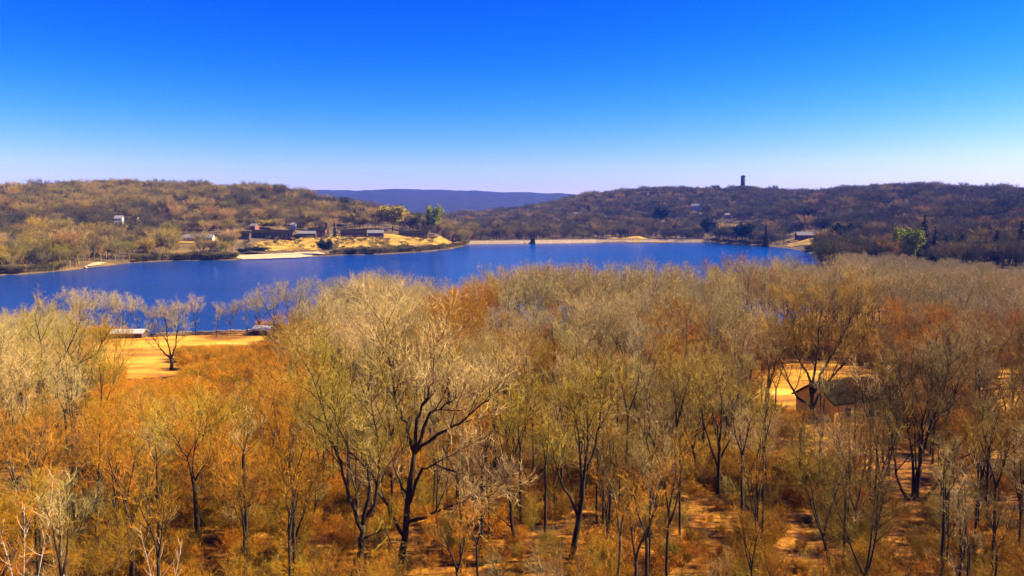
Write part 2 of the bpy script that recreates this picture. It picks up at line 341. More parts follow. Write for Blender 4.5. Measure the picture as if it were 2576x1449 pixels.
# ------------------------------------------------------------------ trees
UP = Vector((0, 0, 1))
class Tree:
    def __init__(s, seed):
        s.r = random.Random(seed); s.wood = MB(); s.tw = []      # twig spikes: base, tip, width
        s.fine = MB(); s.limbs = []; s.cur = None
    def rv(s): return Vector((s.r.gauss(0, 1), s.r.gauss(0, 1), s.r.gauss(0, 1)))
    def path(s, p, d, L, n, wob, trop):
        pts = [p.copy()]; d = d.normalized()
        for i in range(n):
            d = (d + s.rv() * wob + UP * trop).normalized(); p = p + d * (L / n); pts.append(p.copy())
        return pts
    def limb(s, pts, r0, r1, level, cfg, own=None):
        n = len(pts); rad = [r0 + (r1 - r0) * (i / (n - 1)) ** 0.8 for i in range(n)]
        prev = s.cur
        if own is not None: s.cur = own
        tgt = (s.cur or s.wood) if level <= cfg['solid'] else s.fine
        tgt.tube(pts, rad, {0: 8, 1: 6, 2: 4}.get(level, 3), level < 2)
        s.dress(pts, rad, level, cfg); s.cur = prev
    def at(s, pts, t):
        k = min(int(t * (len(pts) - 1)), len(pts) - 2); u = t * (len(pts) - 1) - k
        return pts[k].lerp(pts[k + 1], u), (pts[k + 1] - pts[k]).normalized()
    def dress(s, pts, rad, level, cfg):
        L = sum((pts[i + 1] - pts[i]).length for i in range(len(pts) - 1))
        if level >= cfg['levels']:
            k = max(2, int(cfg['spikes'] * L))
            for i in range(k):
                p, d = s.at(pts, s.r.random()); dd = (d + s.rv() * 0.55 + UP * 0.25).normalized(); l = s.r.uniform(*cfg['slen'])
                s.tw.append((p, p + dd * l, cfg['sw']))
            return
        n = max(1, round(cfg['n'][level] * (L / cfg['ref'][level]) ** 0.8)); ang0 = s.r.random() * 6.28
        for i in range(n):
            t = cfg['t0'][level] + (1 - cfg['t0'][level]) * (i + s.r.random()) / n
            p, d = s.at(pts, t); ang0 += 2.4
            a = d.orthogonal().normalized(); bb = d.cross(a)
            side = a * math.cos(ang0) + bb * math.sin(ang0)
            if side.z < -0.3: side.z *= 0.3
            sp = R(s.r.uniform(*cfg['ang'][level]))
            dd = d * math.cos(sp) + side.normalized() * math.sin(sp)
            l = cfg['len'][level] * s.r.uniform(0.65, 1.25) * (1.15 - 0.6 * t) * cfg.get('shape', lambda t: 1)(t)
            kk = min(int(t * (len(rad) - 1)), len(rad) - 1); r0 = max(cfg['rmin'][level], rad[kk] * cfg['rr'])
            ns = [6, 5, 3, 2][min(level, 3)]
            s.limb(s.path(p, dd, l, ns, cfg['wob'], cfg['trop']), r0, r0 * 0.3, level + 1, cfg)
        if level >= 1:
            for i in range(int(cfg['spikes'] * L * 0.4)):
                p, d = s.at(pts, 0.3 + 0.7 * s.r.random()); dd = (d + s.rv() * 0.7 + UP * 0.3).normalized()
                s.tw.append((p, p + dd * s.r.uniform(*cfg['slen']), cfg['sw']))
    def crown_mesh(s, name, m, leaf=0.0, leaf_n=0.6):
        B = np.array([t[0][:] for t in s.tw]); T = np.array([t[1][:] for t in s.tw]); w = np.array([t[2] for t in s.tw])
        g = np.random.default_rng(5); n = len(B); d = T - B; d /= np.linalg.norm(d, axis=1)[:, None] + 1e-9
        a = np.cross(d, g.normal(size=(n, 3))); a /= np.linalg.norm(a, axis=1)[:, None] + 1e-9; c = np.cross(d, a)
        v = [B + a * w[:, None] * .5, B + (-a * .5 + c * .866) * w[:, None] * .5, B + (-a * .5 - c * .866) * w[:, None] * .5, T]
        V = np.stack(v, 1).reshape(-1, 3); i = np.arange(n)[:, None] * 4
        Fc = np.concatenate([i + [0, 1, 3], i + [1, 2, 3], i + [2, 0, 3]])
        V = V.tolist(); Fc = Fc.tolist()
        if leaf:
            k = len(V); N = int(n * leaf_n)
            q = g.integers(0, n, N); u = g.random((N, 1)); P = B[q] * (1 - u) + T[q] * u + g.normal(size=(N, 3)) * leaf * .6
            e1 = g.normal(size=(N, 3)); e1 /= np.linalg.norm(e1, axis=1)[:, None]; e2 = np.cross(e1, g.normal(size=(N, 3))); e2 /= np.linalg.norm(e2, axis=1)[:, None]
            LV = np.stack([P - e1 * leaf, P + e2 * leaf * .55, P + e1 * leaf, P - e2 * leaf * .55], 1).reshape(-1, 3)
            V += LV.tolist(); Fc += (np.arange(N)[:, None] * 4 + k + np.array([0, 1, 2, 3])).tolist()
        k = len(V); V += s.fine.v; Fc += [tuple(i + k for i in q) for q in s.fine.f]
        return mesh(name, V, Fc, m)

BASE = dict(levels=3, solid=1, n=[9, 7, 5, 0], ref=[9, 4, 1.8, 1], t0=[0.35, 0.25, 0.15, 0], ang=[(28, 52), (28, 55), (25, 60), (20, 60)],
            len=[4.6, 2.1, 1.1, .6], rmin=[0.036, 0.020, 0.013, .009], rr=0.55, wob=0.12, trop=0.09, spikes=3.1, slen=(0.4, 1.0), sw=0.030)
def cfg(**k): c = dict(BASE); c.update(k); return c
def deciduous(seed, H=18.0, fork=0.33, leaders=3, spread=24, lean=0.0, tr=0.19, c=None, own_limbs=False):
    t = Tree(seed); c = c or BASE; r = t.r
    base = t.path(Vector((0, 0, -0.6)), Vector((lean, 0.0, 1)), H * fork + .6, 6, 0.03, 0.02)
    t.wood.tube(base, [tr * 1.45, tr * 1.12, tr * 1.05, tr, tr * .97, tr * .95, tr * .92], 8)
    top = base[-1]; d0 = (base[-1] - base[-2]).normalized(); a0 = r.random() * 6.28
    for k in range(leaders):
        a = a0 + 6.283 * k / leaders + r.uniform(-.4, .4); sp = R(spread * r.uniform(.6, 1.25)) * (1 if leaders > 1 else .15)
        d = (d0 * math.cos(sp) + Vector((math.cos(a), math.sin(a), 0)) * math.sin(sp))
        L = H * (1 - fork) * r.uniform(.82, 1.02)
        m = MB() if own_limbs else None
        t.limb(t.path(top, d, L, 8, .075, .05), tr * (.78 if leaders > 1 else .92), .025, 0, c, m)
        if m: t.limbs.append(m)
    for k in range(r.randint(1, 3)):                                 # stray low branches
        p, d = t.at(base, r.uniform(.45, .95)); a = r.random() * 6.28
        t.limb(t.path(p, Vector((math.cos(a), math.sin(a), .7)), r.uniform(2, 4), 5, .1, .07), tr * .3, .012, 1, c)
    return t
PROTO = {}
def add_proto(key, t, bark, leaf=0.0, leaf_n=0.6, tone='tan'):
    PROTO[key] = dict(h=max(v[2] for v in t.fine.v + t.wood.v) if t.fine.v else 1, trunk=t.wood.mesh(key + '_trunk', M[bark], True), crown=t.crown_mesh(key + '_crown', M[tone], leaf, leaf_n), limbs=[l.mesh(key + '_limb', M[bark], True) for l in t.limbs])
add_proto('forked', deciduous(1, 18, .30, 3, 24), 'bark')
add_proto('forked2', deciduous(2, 18, .38, 2, 22, .06), 'bark_pale')
add_proto('spreading', deciduous(3, 16, .24, 4, 36, c=cfg(len=[5.2, 2.3, 1.2, .6])), 'bark')
add_proto('spreading2', deciduous(4, 17, .28, 5, 32), 'bark_pale')
add_proto('straight', deciduous(5, 19, .45, 1, 8, c=cfg(n=[15, 7, 6, 0], t0=[.05, .25, .15, 0], len=[3.6, 1.8, 1.0, .6])), 'bark')
add_proto('straight2', deciduous(6, 19, .52, 2, 14, tr=.16, c=cfg(len=[3.4, 1.7, 1.0, .6])), 'bark_pale')
add_proto('pole', deciduous(7, 16, .6, 2, 17, .03, tr=.17, c=cfg(n=[7, 6, 4, 0], len=[2.9, 1.6, .9, .5], spikes=3.2)), 'bark')
add_proto('pole2', deciduous(17, 16, .5, 3, 15, .08, tr=.15, c=cfg(n=[5, 6, 4, 0], len=[2.6, 1.5, .9, .5], spikes=3.2)), 'bark')
add_proto('leaning', deciduous(8, 17, .35, 3, 22, .26), 'bark')
add_proto('leafy', deciduous(9, 14, .25, 4, 34, tr=.15, c=cfg(n=[8, 7, 5, 0], sw=.022)), 'bark', .075, 1.6, 'rust')
def multistem(seed, H, n, spread, tr, c):
    t = Tree(seed)
    for k in range(n):
        a = 6.283 * k / n + t.r.uniform(-.4, .4); d = Vector((math.cos(a) * math.sin(R(spread)), math.sin(a) * math.sin(R(spread)), 1))
        m = MB() if k else None
        t.limb(t.path(Vector((math.cos(a) * .12, math.sin(a) * .12, -.4)), d, H * t.r.uniform(.75, 1), 8, .05, .03), tr, .015, 0, c, m)
        if m: t.limbs.append(m)
    return t
add_proto('stems', multistem(21, 16, 6, 16, .13, cfg(t0=[.4, .25, .15, 0], len=[3.4, 1.7, 1.0, .6], n=[7, 7, 5, 0])), 'bark')
add_proto('sapling', multistem(22, 8, 4, 14, .055, cfg(t0=[.25, .2, .1, 0], len=[2.0, 1.1, .7, .5], n=[8, 6, 5, 0], ref=[8, 2, 1.1, 1], sw=.022, rmin=[.016, .011, .008, .006])), 'bark_pale', tone='gold')
add_proto('birch', multistem(23, 15, 3, 9, .10, cfg(t0=[.45, .25, .15, 0], len=[2.2, 1.2, .8, .5], n=[8, 6, 4, 0], spikes=3, sw=.02)), 'birch')

PH = {k: v['h'] * 1.03 for k, v in PROTO.items()}
print({k: round(v, 1) for k, v in PH.items()})
def place_tree(name, key, loc, scale, rz, tone, label, group, sz=None, tilt=0.0):
    e = bpy.data.objects.new(name, None); COL.objects.link(e); e.empty_display_size = .5
    e.location = loc; e.rotation_euler = (tilt, 0, rz); e.scale = (scale, scale, sz or scale)
    p = PROTO[key]
    o = bpy.data.objects.new('trunk', p['trunk']); COL.objects.link(o); o.parent = e
    for lm in p['limbs']:
        o = bpy.data.objects.new('limb', lm); COL.objects.link(o); o.parent = e
    o = bpy.data.objects.new('crown', p['crown']); COL.objects.link(o); o.parent = e
    if tone:
        o.material_slots[0].link = 'OBJECT'; o.material_slots[0].material = M[tone]
    tag(e, label, 'tree', group)
    return e

# --- hand-shaped trees of the front row, drawn as stems with their forks
def shaped(name, key, d, base, trunk, limbs, tr, bark, tone, label, c=None, group=None, depth=1.6, seed=50):
    """trunk and limbs are chains of picture points standing at distance d; limbs also swing in depth"""
    g = np.array(Pd(base[0], base[1], d)); g[2] = gz(g[0], g[1])
    def loc(p, dy): q = Pd(p[0], p[1], d) - g; return Vector((q[0], dy, q[2]))
    def dense(pts, n):
        out = []
        for i in range(len(pts) - 1):
            for k in range(n): out.append(pts[i].lerp(pts[i + 1], k / n))
        return out + [pts[-1]]
    t = Tree(seed); c = c or BASE
    tp = [Vector((0, 0, -.6))] + [loc(p, 0) for p in trunk]; tp = dense(tp, 3)
    tp = [p + t.rv() * .035 for p in tp]
    n = len(tp); t.wood.tube(tp, [tr * (1.25 - .6 * i / (n - 1)) for i in range(n)], 8)
    for k, lp in enumerate(limbs):
        sw = depth * t.r.uniform(-1, 1)
        st = min(tp, key=lambda q: (q - loc(lp[0], 0)).length)
        pts = [st.copy()] + [loc(p, sw * (i + 1) / len(lp)) for i, p in enumerate(lp[1:])]
        pts = dense(pts, 3); pts = [pts[0]] + [p + t.rv() * .07 for p in pts[1:]]
        m = MB(); L = sum((pts[i + 1] - pts[i]).length for i in range(len(pts) - 1))
        t.limb(pts, tr * (.62 if L > 5 else .4), .022, 0 if L > 4.5 else 1, c, m); t.limbs.append(m)
    add_proto(key, t, bark, tone=tone)
    return place_tree(name, key, g, 1, 0, None, label, group)
HG = 'bare trees of the front row'
shaped('bare_tree', 'heroA', 58, (1015, 1449), [(1012, 1400), (1018, 1350), (1028, 1250), (1042, 1140)],
       [[(1042, 1140), (1018, 1070), (1000, 1030), (985, 960), (968, 880), (955, 800)],
        [(1042, 1140), (1048, 1060), (1075, 1000), (1090, 930), (1100, 860)],
        [(1038, 1150), (1100, 1090), (1160, 1060), (1215, 1010), (1250, 985)],
        [(1046, 1090), (1080, 1040), (1120, 1020), (1150, 1000)],
        [(1020, 1340), (985, 1290), (950, 1230), (930, 1160), (900, 1060)],
        [(1026, 1270), (1060, 1180), (1100, 1165), (1170, 1190), (1230, 1240)],
        [(1022, 1310), (1090, 1290), (1150, 1260), (1240, 1230)],
        [(1030, 1240), (1008, 1215), (990, 1180), (980, 1120)]], .26, 'bark', 'tan',
       'tall dark-trunked bare tree with wide forked crown standing centre at the bottom edge', group=HG, seed=51,
       c=cfg(spikes=4.2))
shaped('bare_tree', 'heroB', 55, (905, 1449), [(905, 1420), (908, 1370), (912, 1320)],
       [[(908, 1340), (880, 1250), (860, 1160), (838, 1090), (810, 1010), (795, 930)],
        [(912, 1320), (935, 1220), (925, 1180), (880, 1130), (850, 1060), (840, 980)],
        [(912, 1320), (940, 1270), (950, 1200), (945, 1100), (930, 1000)],
        [(909, 1350), (970, 1330), (1000, 1390)]], .25, 'bark', 'olive',
       'dark thick trunk splitting low into a V, just beside the tall central tree', group=HG, seed=52)
shaped('bare_tree', 'heroC', 60, (1432, 1449), [(1440, 1400), (1452, 1330), (1465, 1250), (1470, 1190)],
       [[(1465, 1250), (1460, 1160), (1455, 1080), (1440, 1010)], [(1470, 1190), (1500, 1120), (1510, 1040), (1530, 960)],
        [(1460, 1290), (1420, 1230), (1400, 1180), (1390, 1120)], [(1470, 1200), (1480, 1120), (1475, 1000)]], .24, 'bark', 'olive',
       'dark leaning trunk with narrow upright limbs right of the central tree', group=HG, seed=53)
shaped('bare_tree', 'heroD', 62, (1305, 1449), [(1298, 1390), (1285, 1300), (1275, 1200)],
       [[(1280, 1260), (1265, 1180), (1275, 1100), (1262, 1030)], [(1275, 1200), (1300, 1120), (1310, 1050)], [(1290, 1340), (1240, 1290), (1210, 1240)]], .15, 'bark', 'olive',
       'slim bowed tree between the central tree and the dark leaning trunk', group=HG, seed=54)
shaped('bare_tree', 'heroE', 64, (505, 1400), [(500, 1340), (492, 1260), (484, 1190)],
       [[(490, 1240), (470, 1150), (440, 1090)], [(484, 1190), (490, 1120), (505, 1050)], [(488, 1220), (520, 1160), (540, 1100)]], .19, 'bark', 'olive',
       'straight dark trunk with small crown in the low rusty brush', group=HG, seed=55)
shaped('bare_tree', 'heroF', 76, (2290, 1340), [(2295, 1290), (2305, 1230), (2315, 1180)],
       [[(2298, 1270), (2320, 1150), (2350, 1060), (2385, 980), (2400, 900)], [(2305, 1230), (2315, 1120), (2325, 1040), (2350, 950)],
        [(2295, 1290), (2365, 1200), (2410, 1120), (2470, 1040), (2510, 980)], [(2293, 1300), (2260, 1200), (2255, 1110), (2230, 1020)],
        [(2298, 1260), (2300, 1150), (2290, 1050), (2280, 950)]], .30, 'bark', 'umber',
       'black many-stemmed tree leaning up and outward on the shady side by the parked car', group=HG, seed=56, depth=2.5)
shaped('bare_tree', 'heroG', 112, (2050, 1085), [(2048, 1050), (2042, 1020)],
       [[(2042, 1020), (2005, 1000), (1980, 960), (1955, 900), (1930, 840)], [(2042, 1020), (2040, 960), (2010, 900), (2000, 830), (1985, 760)],
        [(2042, 1020), (2060, 940), (2100, 870), (2130, 800), (2150, 740)], [(2046, 1030), (2070, 980), (2140, 900), (2200, 830)],
        [(2042, 1020), (2050, 930), (2060, 850), (2065, 770)]], .42, 'bark', 'olive',
       'big dark wide-spreading tree over the golden lawn in front of the low house', group=HG, seed=57, depth=3,
       c=cfg(len=[5.5, 2.6, 1.4, .7], n=[8, 8, 6, 0]))
shaped('bare_tree', 'heroH', 78, (1806, 1310), [(1806, 1250), (1808, 1180), (1810, 1110)],
       [[(1808, 1180), (1780, 1100), (1760, 1020), (1750, 960)], [(1810, 1110), (1820, 1020), (1815, 940)], [(1809, 1150), (1850, 1080), (1880, 1000)]], .2, 'bark', 'olive',
       'upright dark trunk with narrow crown left of the golden lawn', group=HG, seed=58)
shaped('bare_tree', 'heroI', 104, (72, 1075), [(85, 1030), (100, 985), (115, 950)],
       [[(115, 950), (150, 910), (180, 850), (200, 800)], [(100, 985), (110, 910), (105, 850), (95, 790)], [(108, 970), (170, 930), (240, 890), (270, 830)]], .27, 'bark', 'olive',
       'dark leaning trunk with arching limbs beneath the leftmost big crown', group=HG, seed=59)
shaped('bare_tree', 'heroJ', 162, (285, 947), [(285, 935)],
       [[(285, 940), (275, 905), (262, 870), (255, 830)], [(285, 935), (288, 890), (290, 850)], [(285, 938), (300, 900), (312, 872), (318, 850)]], .16, 'bark_pale', 'gold',
       'small many-stemmed tree standing alone in the left part of the golden field', group='trees in and around the golden field', seed=60)
shaped('bare_tree', 'heroK', 165, (432, 932), [(432, 915), (430, 900)],
       [[(430, 905), (410, 885), (395, 862), (380, 840)], [(430, 900), (424, 870), (420, 835), (415, 790)], [(432, 905), (442, 870), (446, 830), (450, 790)]], .36, 'bark', 'grey',
       'dark tree with V-shaped limbs at the near edge of the golden field', group='trees in and around the golden field', seed=61)
SG = 'bare trees along the near shore beside the golden field'
for k, (px, py, top, key, tone, lab) in enumerate([
    (310, 838, 728, 'spreading2', 'grey', 'grey round-crowned bare tree behind the longer pale-roofed shed'),
    (420, 842, 750, 'spreading', 'grey', 'grey bare tree rising from the shore wall behind the V-limbed field tree'),
    (492, 842, 734, 'forked', 'grey', 'tall grey forked bare tree against the water at the middle of the shore wall'),
    (545, 850, 770, 'straight', 'grey', 'thin pole-like bare tree at the far end of the shore wall'),
    (622, 838, 745, 'forked2', 'grey', 'grey bare tree with forked trunk beside the smaller pale-roofed shed'),
    (215, 858, 715, 'spreading2', 'grey', 'faint grey bare tree against the water above the leftmost big crown'),
    (690, 845, 700, 'forked', 'grey', 'tall grey bare tree at the edge of the dense wood beside the smaller shed'),
    (745, 845, 690, 'spreading2', 'grey', 'second grey shoreline tree into the dense wood past the smaller shed'),
    (352, 842, 742, 'forked2', 'grey', 'wispy grey tree just right of the longer pale-roofed shed'),
    (388, 843, 762, 'spreading2', 'grey', 'short round grey shoreline tree left of the V-limbed field tree'),
    (458, 842, 752, 'forked2', 'grey', 'wispy grey tree on the shore wall right of the V-limbed field tree'),
    (580, 840, 748, 'spreading2', 'grey', 'round grey shoreline tree left of the smaller pale-roofed shed'),
    (655, 838, 722, 'spreading', 'grey', 'broad grey shoreline tree right behind the smaller pale-roofed shed'),
    (268, 850, 722, 'forked', 'grey', 'tall wispy grey tree left of the longer pale-roofed shed'),
    (130, 860, 735, 'spreading', 'tan', 'round-headed tan bare tree by the water at the left edge'),
]):
    q = Pz(px, py, 1.0); zt = Pd(px, top, q[1])[2]; g0 = gz(q[0], q[1])
    ph = PH[key]
    place_tree('bare_tree', key, (q[0], q[1], g0), (zt - g0) / ph * 1.02, k * 1.3, tone, lab, SG)
for k, (px, d, top, key, tone, lab) in enumerate([(2085, 103, 905, 'pole2', 'olive', 'slim forked tree standing in front of the low house\'s wall'),
    (2168, 101, 880, 'forked', 'umber', 'dark forked tree in front of the low house\'s right half'), (2215, 105, 860, 'straight', 'umber', 'straight dark tree at the right corner of the low house'),
    (2125, 99, 925, 'forked2', 'umber', 'forked brown tree hiding the middle of the low house'),
    (1965, 108, 890, 'pole', 'olive', 'slim tree on the golden lawn left of the low house')]):
    x = (px - W / 2) / FPX * d; g0 = gz(x, d)
    place_tree('bare_tree', key, (x, d, g0), (Pd(px, top, d)[2] - g0) / PH[key], k * 2.1, tone, lab, 'trees around the low house')
# white birches at the lower left corner
for px, py, d, topy, rz, lab in [(60, 1449, 46, 1185, .3, 'white-stemmed birch with three stems at the lower left corner'),
                               (165, 1449, 48, 1240, 2.0, 'white-stemmed birch second from the lower left corner'),
                               (405, 1449, 47, 1290, 4.1, 'pale slender birch forking low beside the dark-trunked rusty brush')]:
    q = Pd(px, py, d); g0 = gz(q[0], q[1]); zt = Pd(px, topy, d)[2]
    place_tree('birch_tree', 'birch', (q[0], q[1], g0), (zt - g0) / 15, rz, 'gold', lab, 'white birches at the lower left')

# ------------------------------------------------------------------ the wood: scattered trees
TOP = np.array([(-300, 770), (0, 765), (110, 740), (160, 752), (215, 830), (240, 945), (640, 945), (700, 850), (730, 755), (800, 695), (900, 655), (970, 628), (1080, 682), (1200, 658),
                (1300, 632), (1450, 614), (1600, 612), (1700, 622), (1850, 616), (1960, 616), (2060, 622), (2200, 630), (2300, 640), (2600, 668), (2900, 670)], float)
LAWN_CAP = [(1895, 2225, 1010, 104), (2478, 2600, 960, 100), (2385, 2480, 1048, 117)]
polys = [P for n_, P in PATCH if n_ in ('dry_field', 'house_lawn', 'side_lawn')]
def blocked(x, y):
    X, Y = np.array([x]), np.array([y])
    if inside(X, Y, LAKE)[0] or seg_dist(X, Y, LAKE)[0] < 1.5: return True
    return any(inside(X, Y, P)[0] for P in polys)
taken = [tuple(o.matrix_basis.translation[:2]) for o in COL.objects if o.get('category') == 'tree']
HOUSE = Pd(2130, 1040, 116)
cand = []; HEROES = [(1025, 64), (1070, 62), (905, 60), (860, 58), (1450, 64), (1290, 62), (2310, 80), (1808, 80), (495, 66), (2050, 70)]
r2 = random.Random(99)
def many(n, y0, y1, p0, p1, infld=False):
    g = np.random.default_rng(n); Y = np.sqrt(g.uniform(y0 ** 2, y1 ** 2, n)); PX = g.uniform(p0, p1, n); X = (PX - W / 2) / FPX * Y
    bad = inside(X, Y, LAKE) | (seg_dist(X, Y, LAKE) < 1.5)
    for P in polys: bad |= inside(X, Y, P) if not infld else False
    if infld: bad |= ~inside(X, Y, polys[0])
    Z = ground(X, Y); ok = ~bad
    return list(zip(X[ok].tolist(), Y[ok].tolist(), Z[ok].tolist(), PX[ok].tolist()))
for x, y, z, px in many(30000, 43, 262, -170, 2750):
    sp = 2.8 if y < 75 else 3.2 if y < 110 else 5.2 if y < 160 else 6.6
    if abs(x - HOUSE[0]) < 8 and -6 < y - HOUSE[1] - 2 < 7: continue
    if any((x - a) ** 2 + (y - b2) ** 2 < sp * sp for a, b2 in taken): continue
    h = r2.uniform(13, 20)
    cap = np.interp(px, TOP[:, 0], TOP[:, 1]) + r2.uniform(0, 45)
    cap = max(cap, np.interp(y, [45, 60, 80, 110, 150, 185], [1230, 1080, 965, 850, 740, 620]) + r2.uniform(-110, 70))
    for a, b2, c2, dm in LAWN_CAP:
        if a < px < b2 and y < dm and r2.random() < .88: cap = max(cap, c2 + r2.uniform(0, 60))
    if 225 < px < 640 and y > 170: continue
    hmax = Pd(px, cap, y)[2] - z
    if y > 175 and px > 690: h = max(h, hmax * r2.uniform(.88, 1.0))
    h = min(h, hmax)
    if any(y < hd and abs(px - hp) < 75 for hp, hd in HEROES): h = min(h, Pd(px, 1370, y)[2] - z)
    if h < 3.5: continue
    taken.append((x, y)); cand.append((x, y, z, h, px))
cand.sort(key=lambda c: -c[3] / c[1])
print('scattered trees', len(cand))
keys = [('forked', 18), ('forked2', 18), ('spreading', 16), ('spreading2', 17), ('straight', 19), ('straight2', 19), ('leaning', 17), ('stems', 16)]
FORMW = {'forked': 'forked', 'forked2': 'forked', 'spreading': 'spreading', 'spreading2': 'spreading', 'straight': 'straight', 'straight2': 'straight',
         'leaning': 'leaning', 'pole': 'slim', 'pole2': 'slim forked', 'stems': 'many-stemmed', 'sapling': 'thin sapling-like', 'leafy': 'rusty-leaved'}
def choose(c):
    x, y, z, h, px = c
    g = fbm(np.array([x / 30 + 7]), np.array([y / 30]), 31)[0]; u = r2.random(); key = r2.choice(keys)
    if 235 < px < 760 and 62 < y < 195: return (('sapling', 8.0) if h < 11 or u < .5 else key), r2.choice(['gold', 'rust', 'gold', 'gold', 'olive'])
    if y < 112 and u < .68 and h > 6: return (r2.choice(['pole', 'pole2']), 16), r2.choice(['olive', 'tan']) if g < .42 else r2.choice(['gold', 'tan', 'rust', 'gold'])
    if h < 6: return ('sapling', 8.0), r2.choice(['gold', 'rust', 'gold', 'olive'])
    if 1080 < px < 1225 and 120 < y < 190: return ('leafy', 14), 'rust'
    if u < .02: return ('leafy', 14), 'rust'
    if y > 150: tone = r2.choice(['tan', 'tan', 'tan', 'grey', 'grey'])
    elif px > 2150: tone = r2.choice(['umber', 'tan', 'umber', 'gold', 'rust'])
    elif y > 118: tone = 'tan' if g < .47 else r2.choice(['tan', 'olive', 'grey', 'gold'])
    elif y < 100: tone = r2.choice(['olive', 'tan', 'tan']) if g < .42 else r2.choice(['gold', 'tan', 'rust', 'umber'])
    else: tone = 'tan' if g < .38 else 'olive' if g < .5 else r2.choice(['gold', 'olive', 'gold'])
    return key, tone
NIND = 265
TONEW = {'tan': 'tan', 'grey': 'grey', 'olive': 'olive', 'gold': 'golden-brown', 'rust': 'rust', 'umber': 'dark brown'}
BANDS = [(-999, 235, 'under the leftmost crown'), (235, 480, 'below the golden field'), (480, 760, 'right of the golden field'),
         (760, 960, 'left of the central tree'), (960, 1180, 'behind the central tree'), (1180, 1450, 'right of the central tree'),
         (1450, 1700, 'below the dam'), (1700, 1900, 'left of the house lawn'), (1900, 2240, 'by the low house'),
         (2240, 2470, 'by the black many-stemmed tree'), (2470, 9999, 'at the right edge')]
ROWS = [(0, 62, 'nearest row'), (62, 85, 'second row'), (85, 115, 'third row'), (115, 155, 'middle row'), (155, 195, 'back row'), (195, 999, 'shoreline row')]
cells = {}; rest = []
for i, c in enumerate(cand):
    (key, ph), tone = choose(c)
    if i < NIND:
        bw = next(w for a, b2, w in BANDS if a <= c[4] < b2); rw = next(w for a, b2, w in ROWS if a <= c[1] < b2)
        cells.setdefault((bw, rw, TONEW[tone], FORMW[key]), []).append((c, key, ph, tone))
    else: rest.append((c, key, ph, tone))
ORD = ['first', 'second', 'third', 'fourth', 'fifth', 'sixth', 'seventh', 'eighth', 'ninth', 'tenth']
for (bw, rw, tw_, fw), L in cells.items():
    L.sort(key=lambda q: q[0][4])
    for i, (c, key, ph, tone) in enumerate(L):
        x, y, z, h, px = c
        lab = f'{fw} {tw_} tree, {rw} {bw}' if fw != 'rusty-leaved' else f'rusty-leaved tree, {rw} {bw}'
        if len(L) > 1: lab += f', {ORD[i]} from left'
        place_tree('bare_tree' if h >= 9 else 'young_tree', key, (x, y, z - .05), h / PH[key], r2.random() * 6.28, tone, lab, 'bare trees in the wood before the lake')

# ------------------------------------------------------------------ massed woods and brush (nobody could count them)
def stuff_instances(name, pts, scl, rot, idx, protos, label, cat):
    pc = bpy.data.collections.new(name + '_kinds')
    for k, me in enumerate(protos):
        o = bpy.data.objects.new(f'{name}_kind_{k:02d}', me); pc.objects.link(o)
    me = bpy.data.meshes.new(name); me.from_pydata([tuple(map(float, p)) for p in pts], [], [])
    for nm, ty, data in (('scl', 'FLOAT_VECTOR', np.asarray(scl, np.float32)), ('rot', 'FLOAT_VECTOR', np.asarray(rot, np.float32))):
        a = me.attributes.new(nm, ty, 'POINT'); a.data.foreach_set('vector', data.ravel())
    a = me.attributes.new('idx', 'INT', 'POINT'); a.data.foreach_set('value', np.asarray(idx, np.int32))
    o = obj(name, me); tag(o, label, cat, kind='stuff')
    ng = bpy.data.node_groups.new(name + '_nodes', 'GeometryNodeTree')
    ng.interface.new_socket('Geometry', in_out='INPUT', socket_type='NodeSocketGeometry'); ng.interface.new_socket('Geometry', in_out='OUTPUT', socket_type='NodeSocketGeometry')
    n, l = ng.nodes, ng.links
    gi, go = n.new('NodeGroupInput'), n.new('NodeGroupOutput'); ip = n.new('GeometryNodeInstanceOnPoints'); ci = n.new('GeometryNodeCollectionInfo')
    ci.inputs['Collection'].default_value = pc; ci.inputs['Separate Children'].default_value = True; ci.inputs['Reset Children'].default_value = True
    ip.inputs['Pick Instance'].default_value = True
    def attr(nm, ty):
        q = n.new('GeometryNodeInputNamedAttribute'); q.data_type = ty; q.inputs['Name'].default_value = nm; return q.outputs['Attribute']
    e2r = n.new('FunctionNodeEulerToRotation')
    l.new(attr('rot', 'FLOAT_VECTOR'), e2r.inputs[0]); l.new(e2r.outputs[0], ip.inputs['Rotation'])
    l.new(attr('scl', 'FLOAT_VECTOR'), ip.inputs['Scale']); l.new(attr('idx', 'INT'), ip.inputs['Instance Index'])
    l.new(gi.outputs[0], ip.inputs['Points']); l.new(ci.outputs[0], ip.inputs['Instance']); l.new(ip.outputs[0], go.inputs[0])
    md = o.modifiers.new('scatter', 'NODES'); md.node_group = ng
    return o
def joined(key, tone):
    p = PROTO[key]; V = []; F = []; mi = []
    for k, me in [(0, p['trunk'])] + [(0, q) for q in p['limbs']] + [(1, p['crown'])]:
        o = len(V); V += [tuple(v.co) for v in me.vertices]; fs = [tuple(i + o for i in q.vertices) for q in me.polygons]; F += fs; mi += [k] * len(fs)
    me = mesh(key + '_' + tone, V, F, [p['trunk'].materials[0], M[tone]]); me.polygons.foreach_set('material_index', mi); return me
JO = {}
def jo(key, tone):
    if (key, tone) not in JO: JO[(key, tone)] = (len(JO), joined(key, tone))
    return JO[(key, tone)][0]
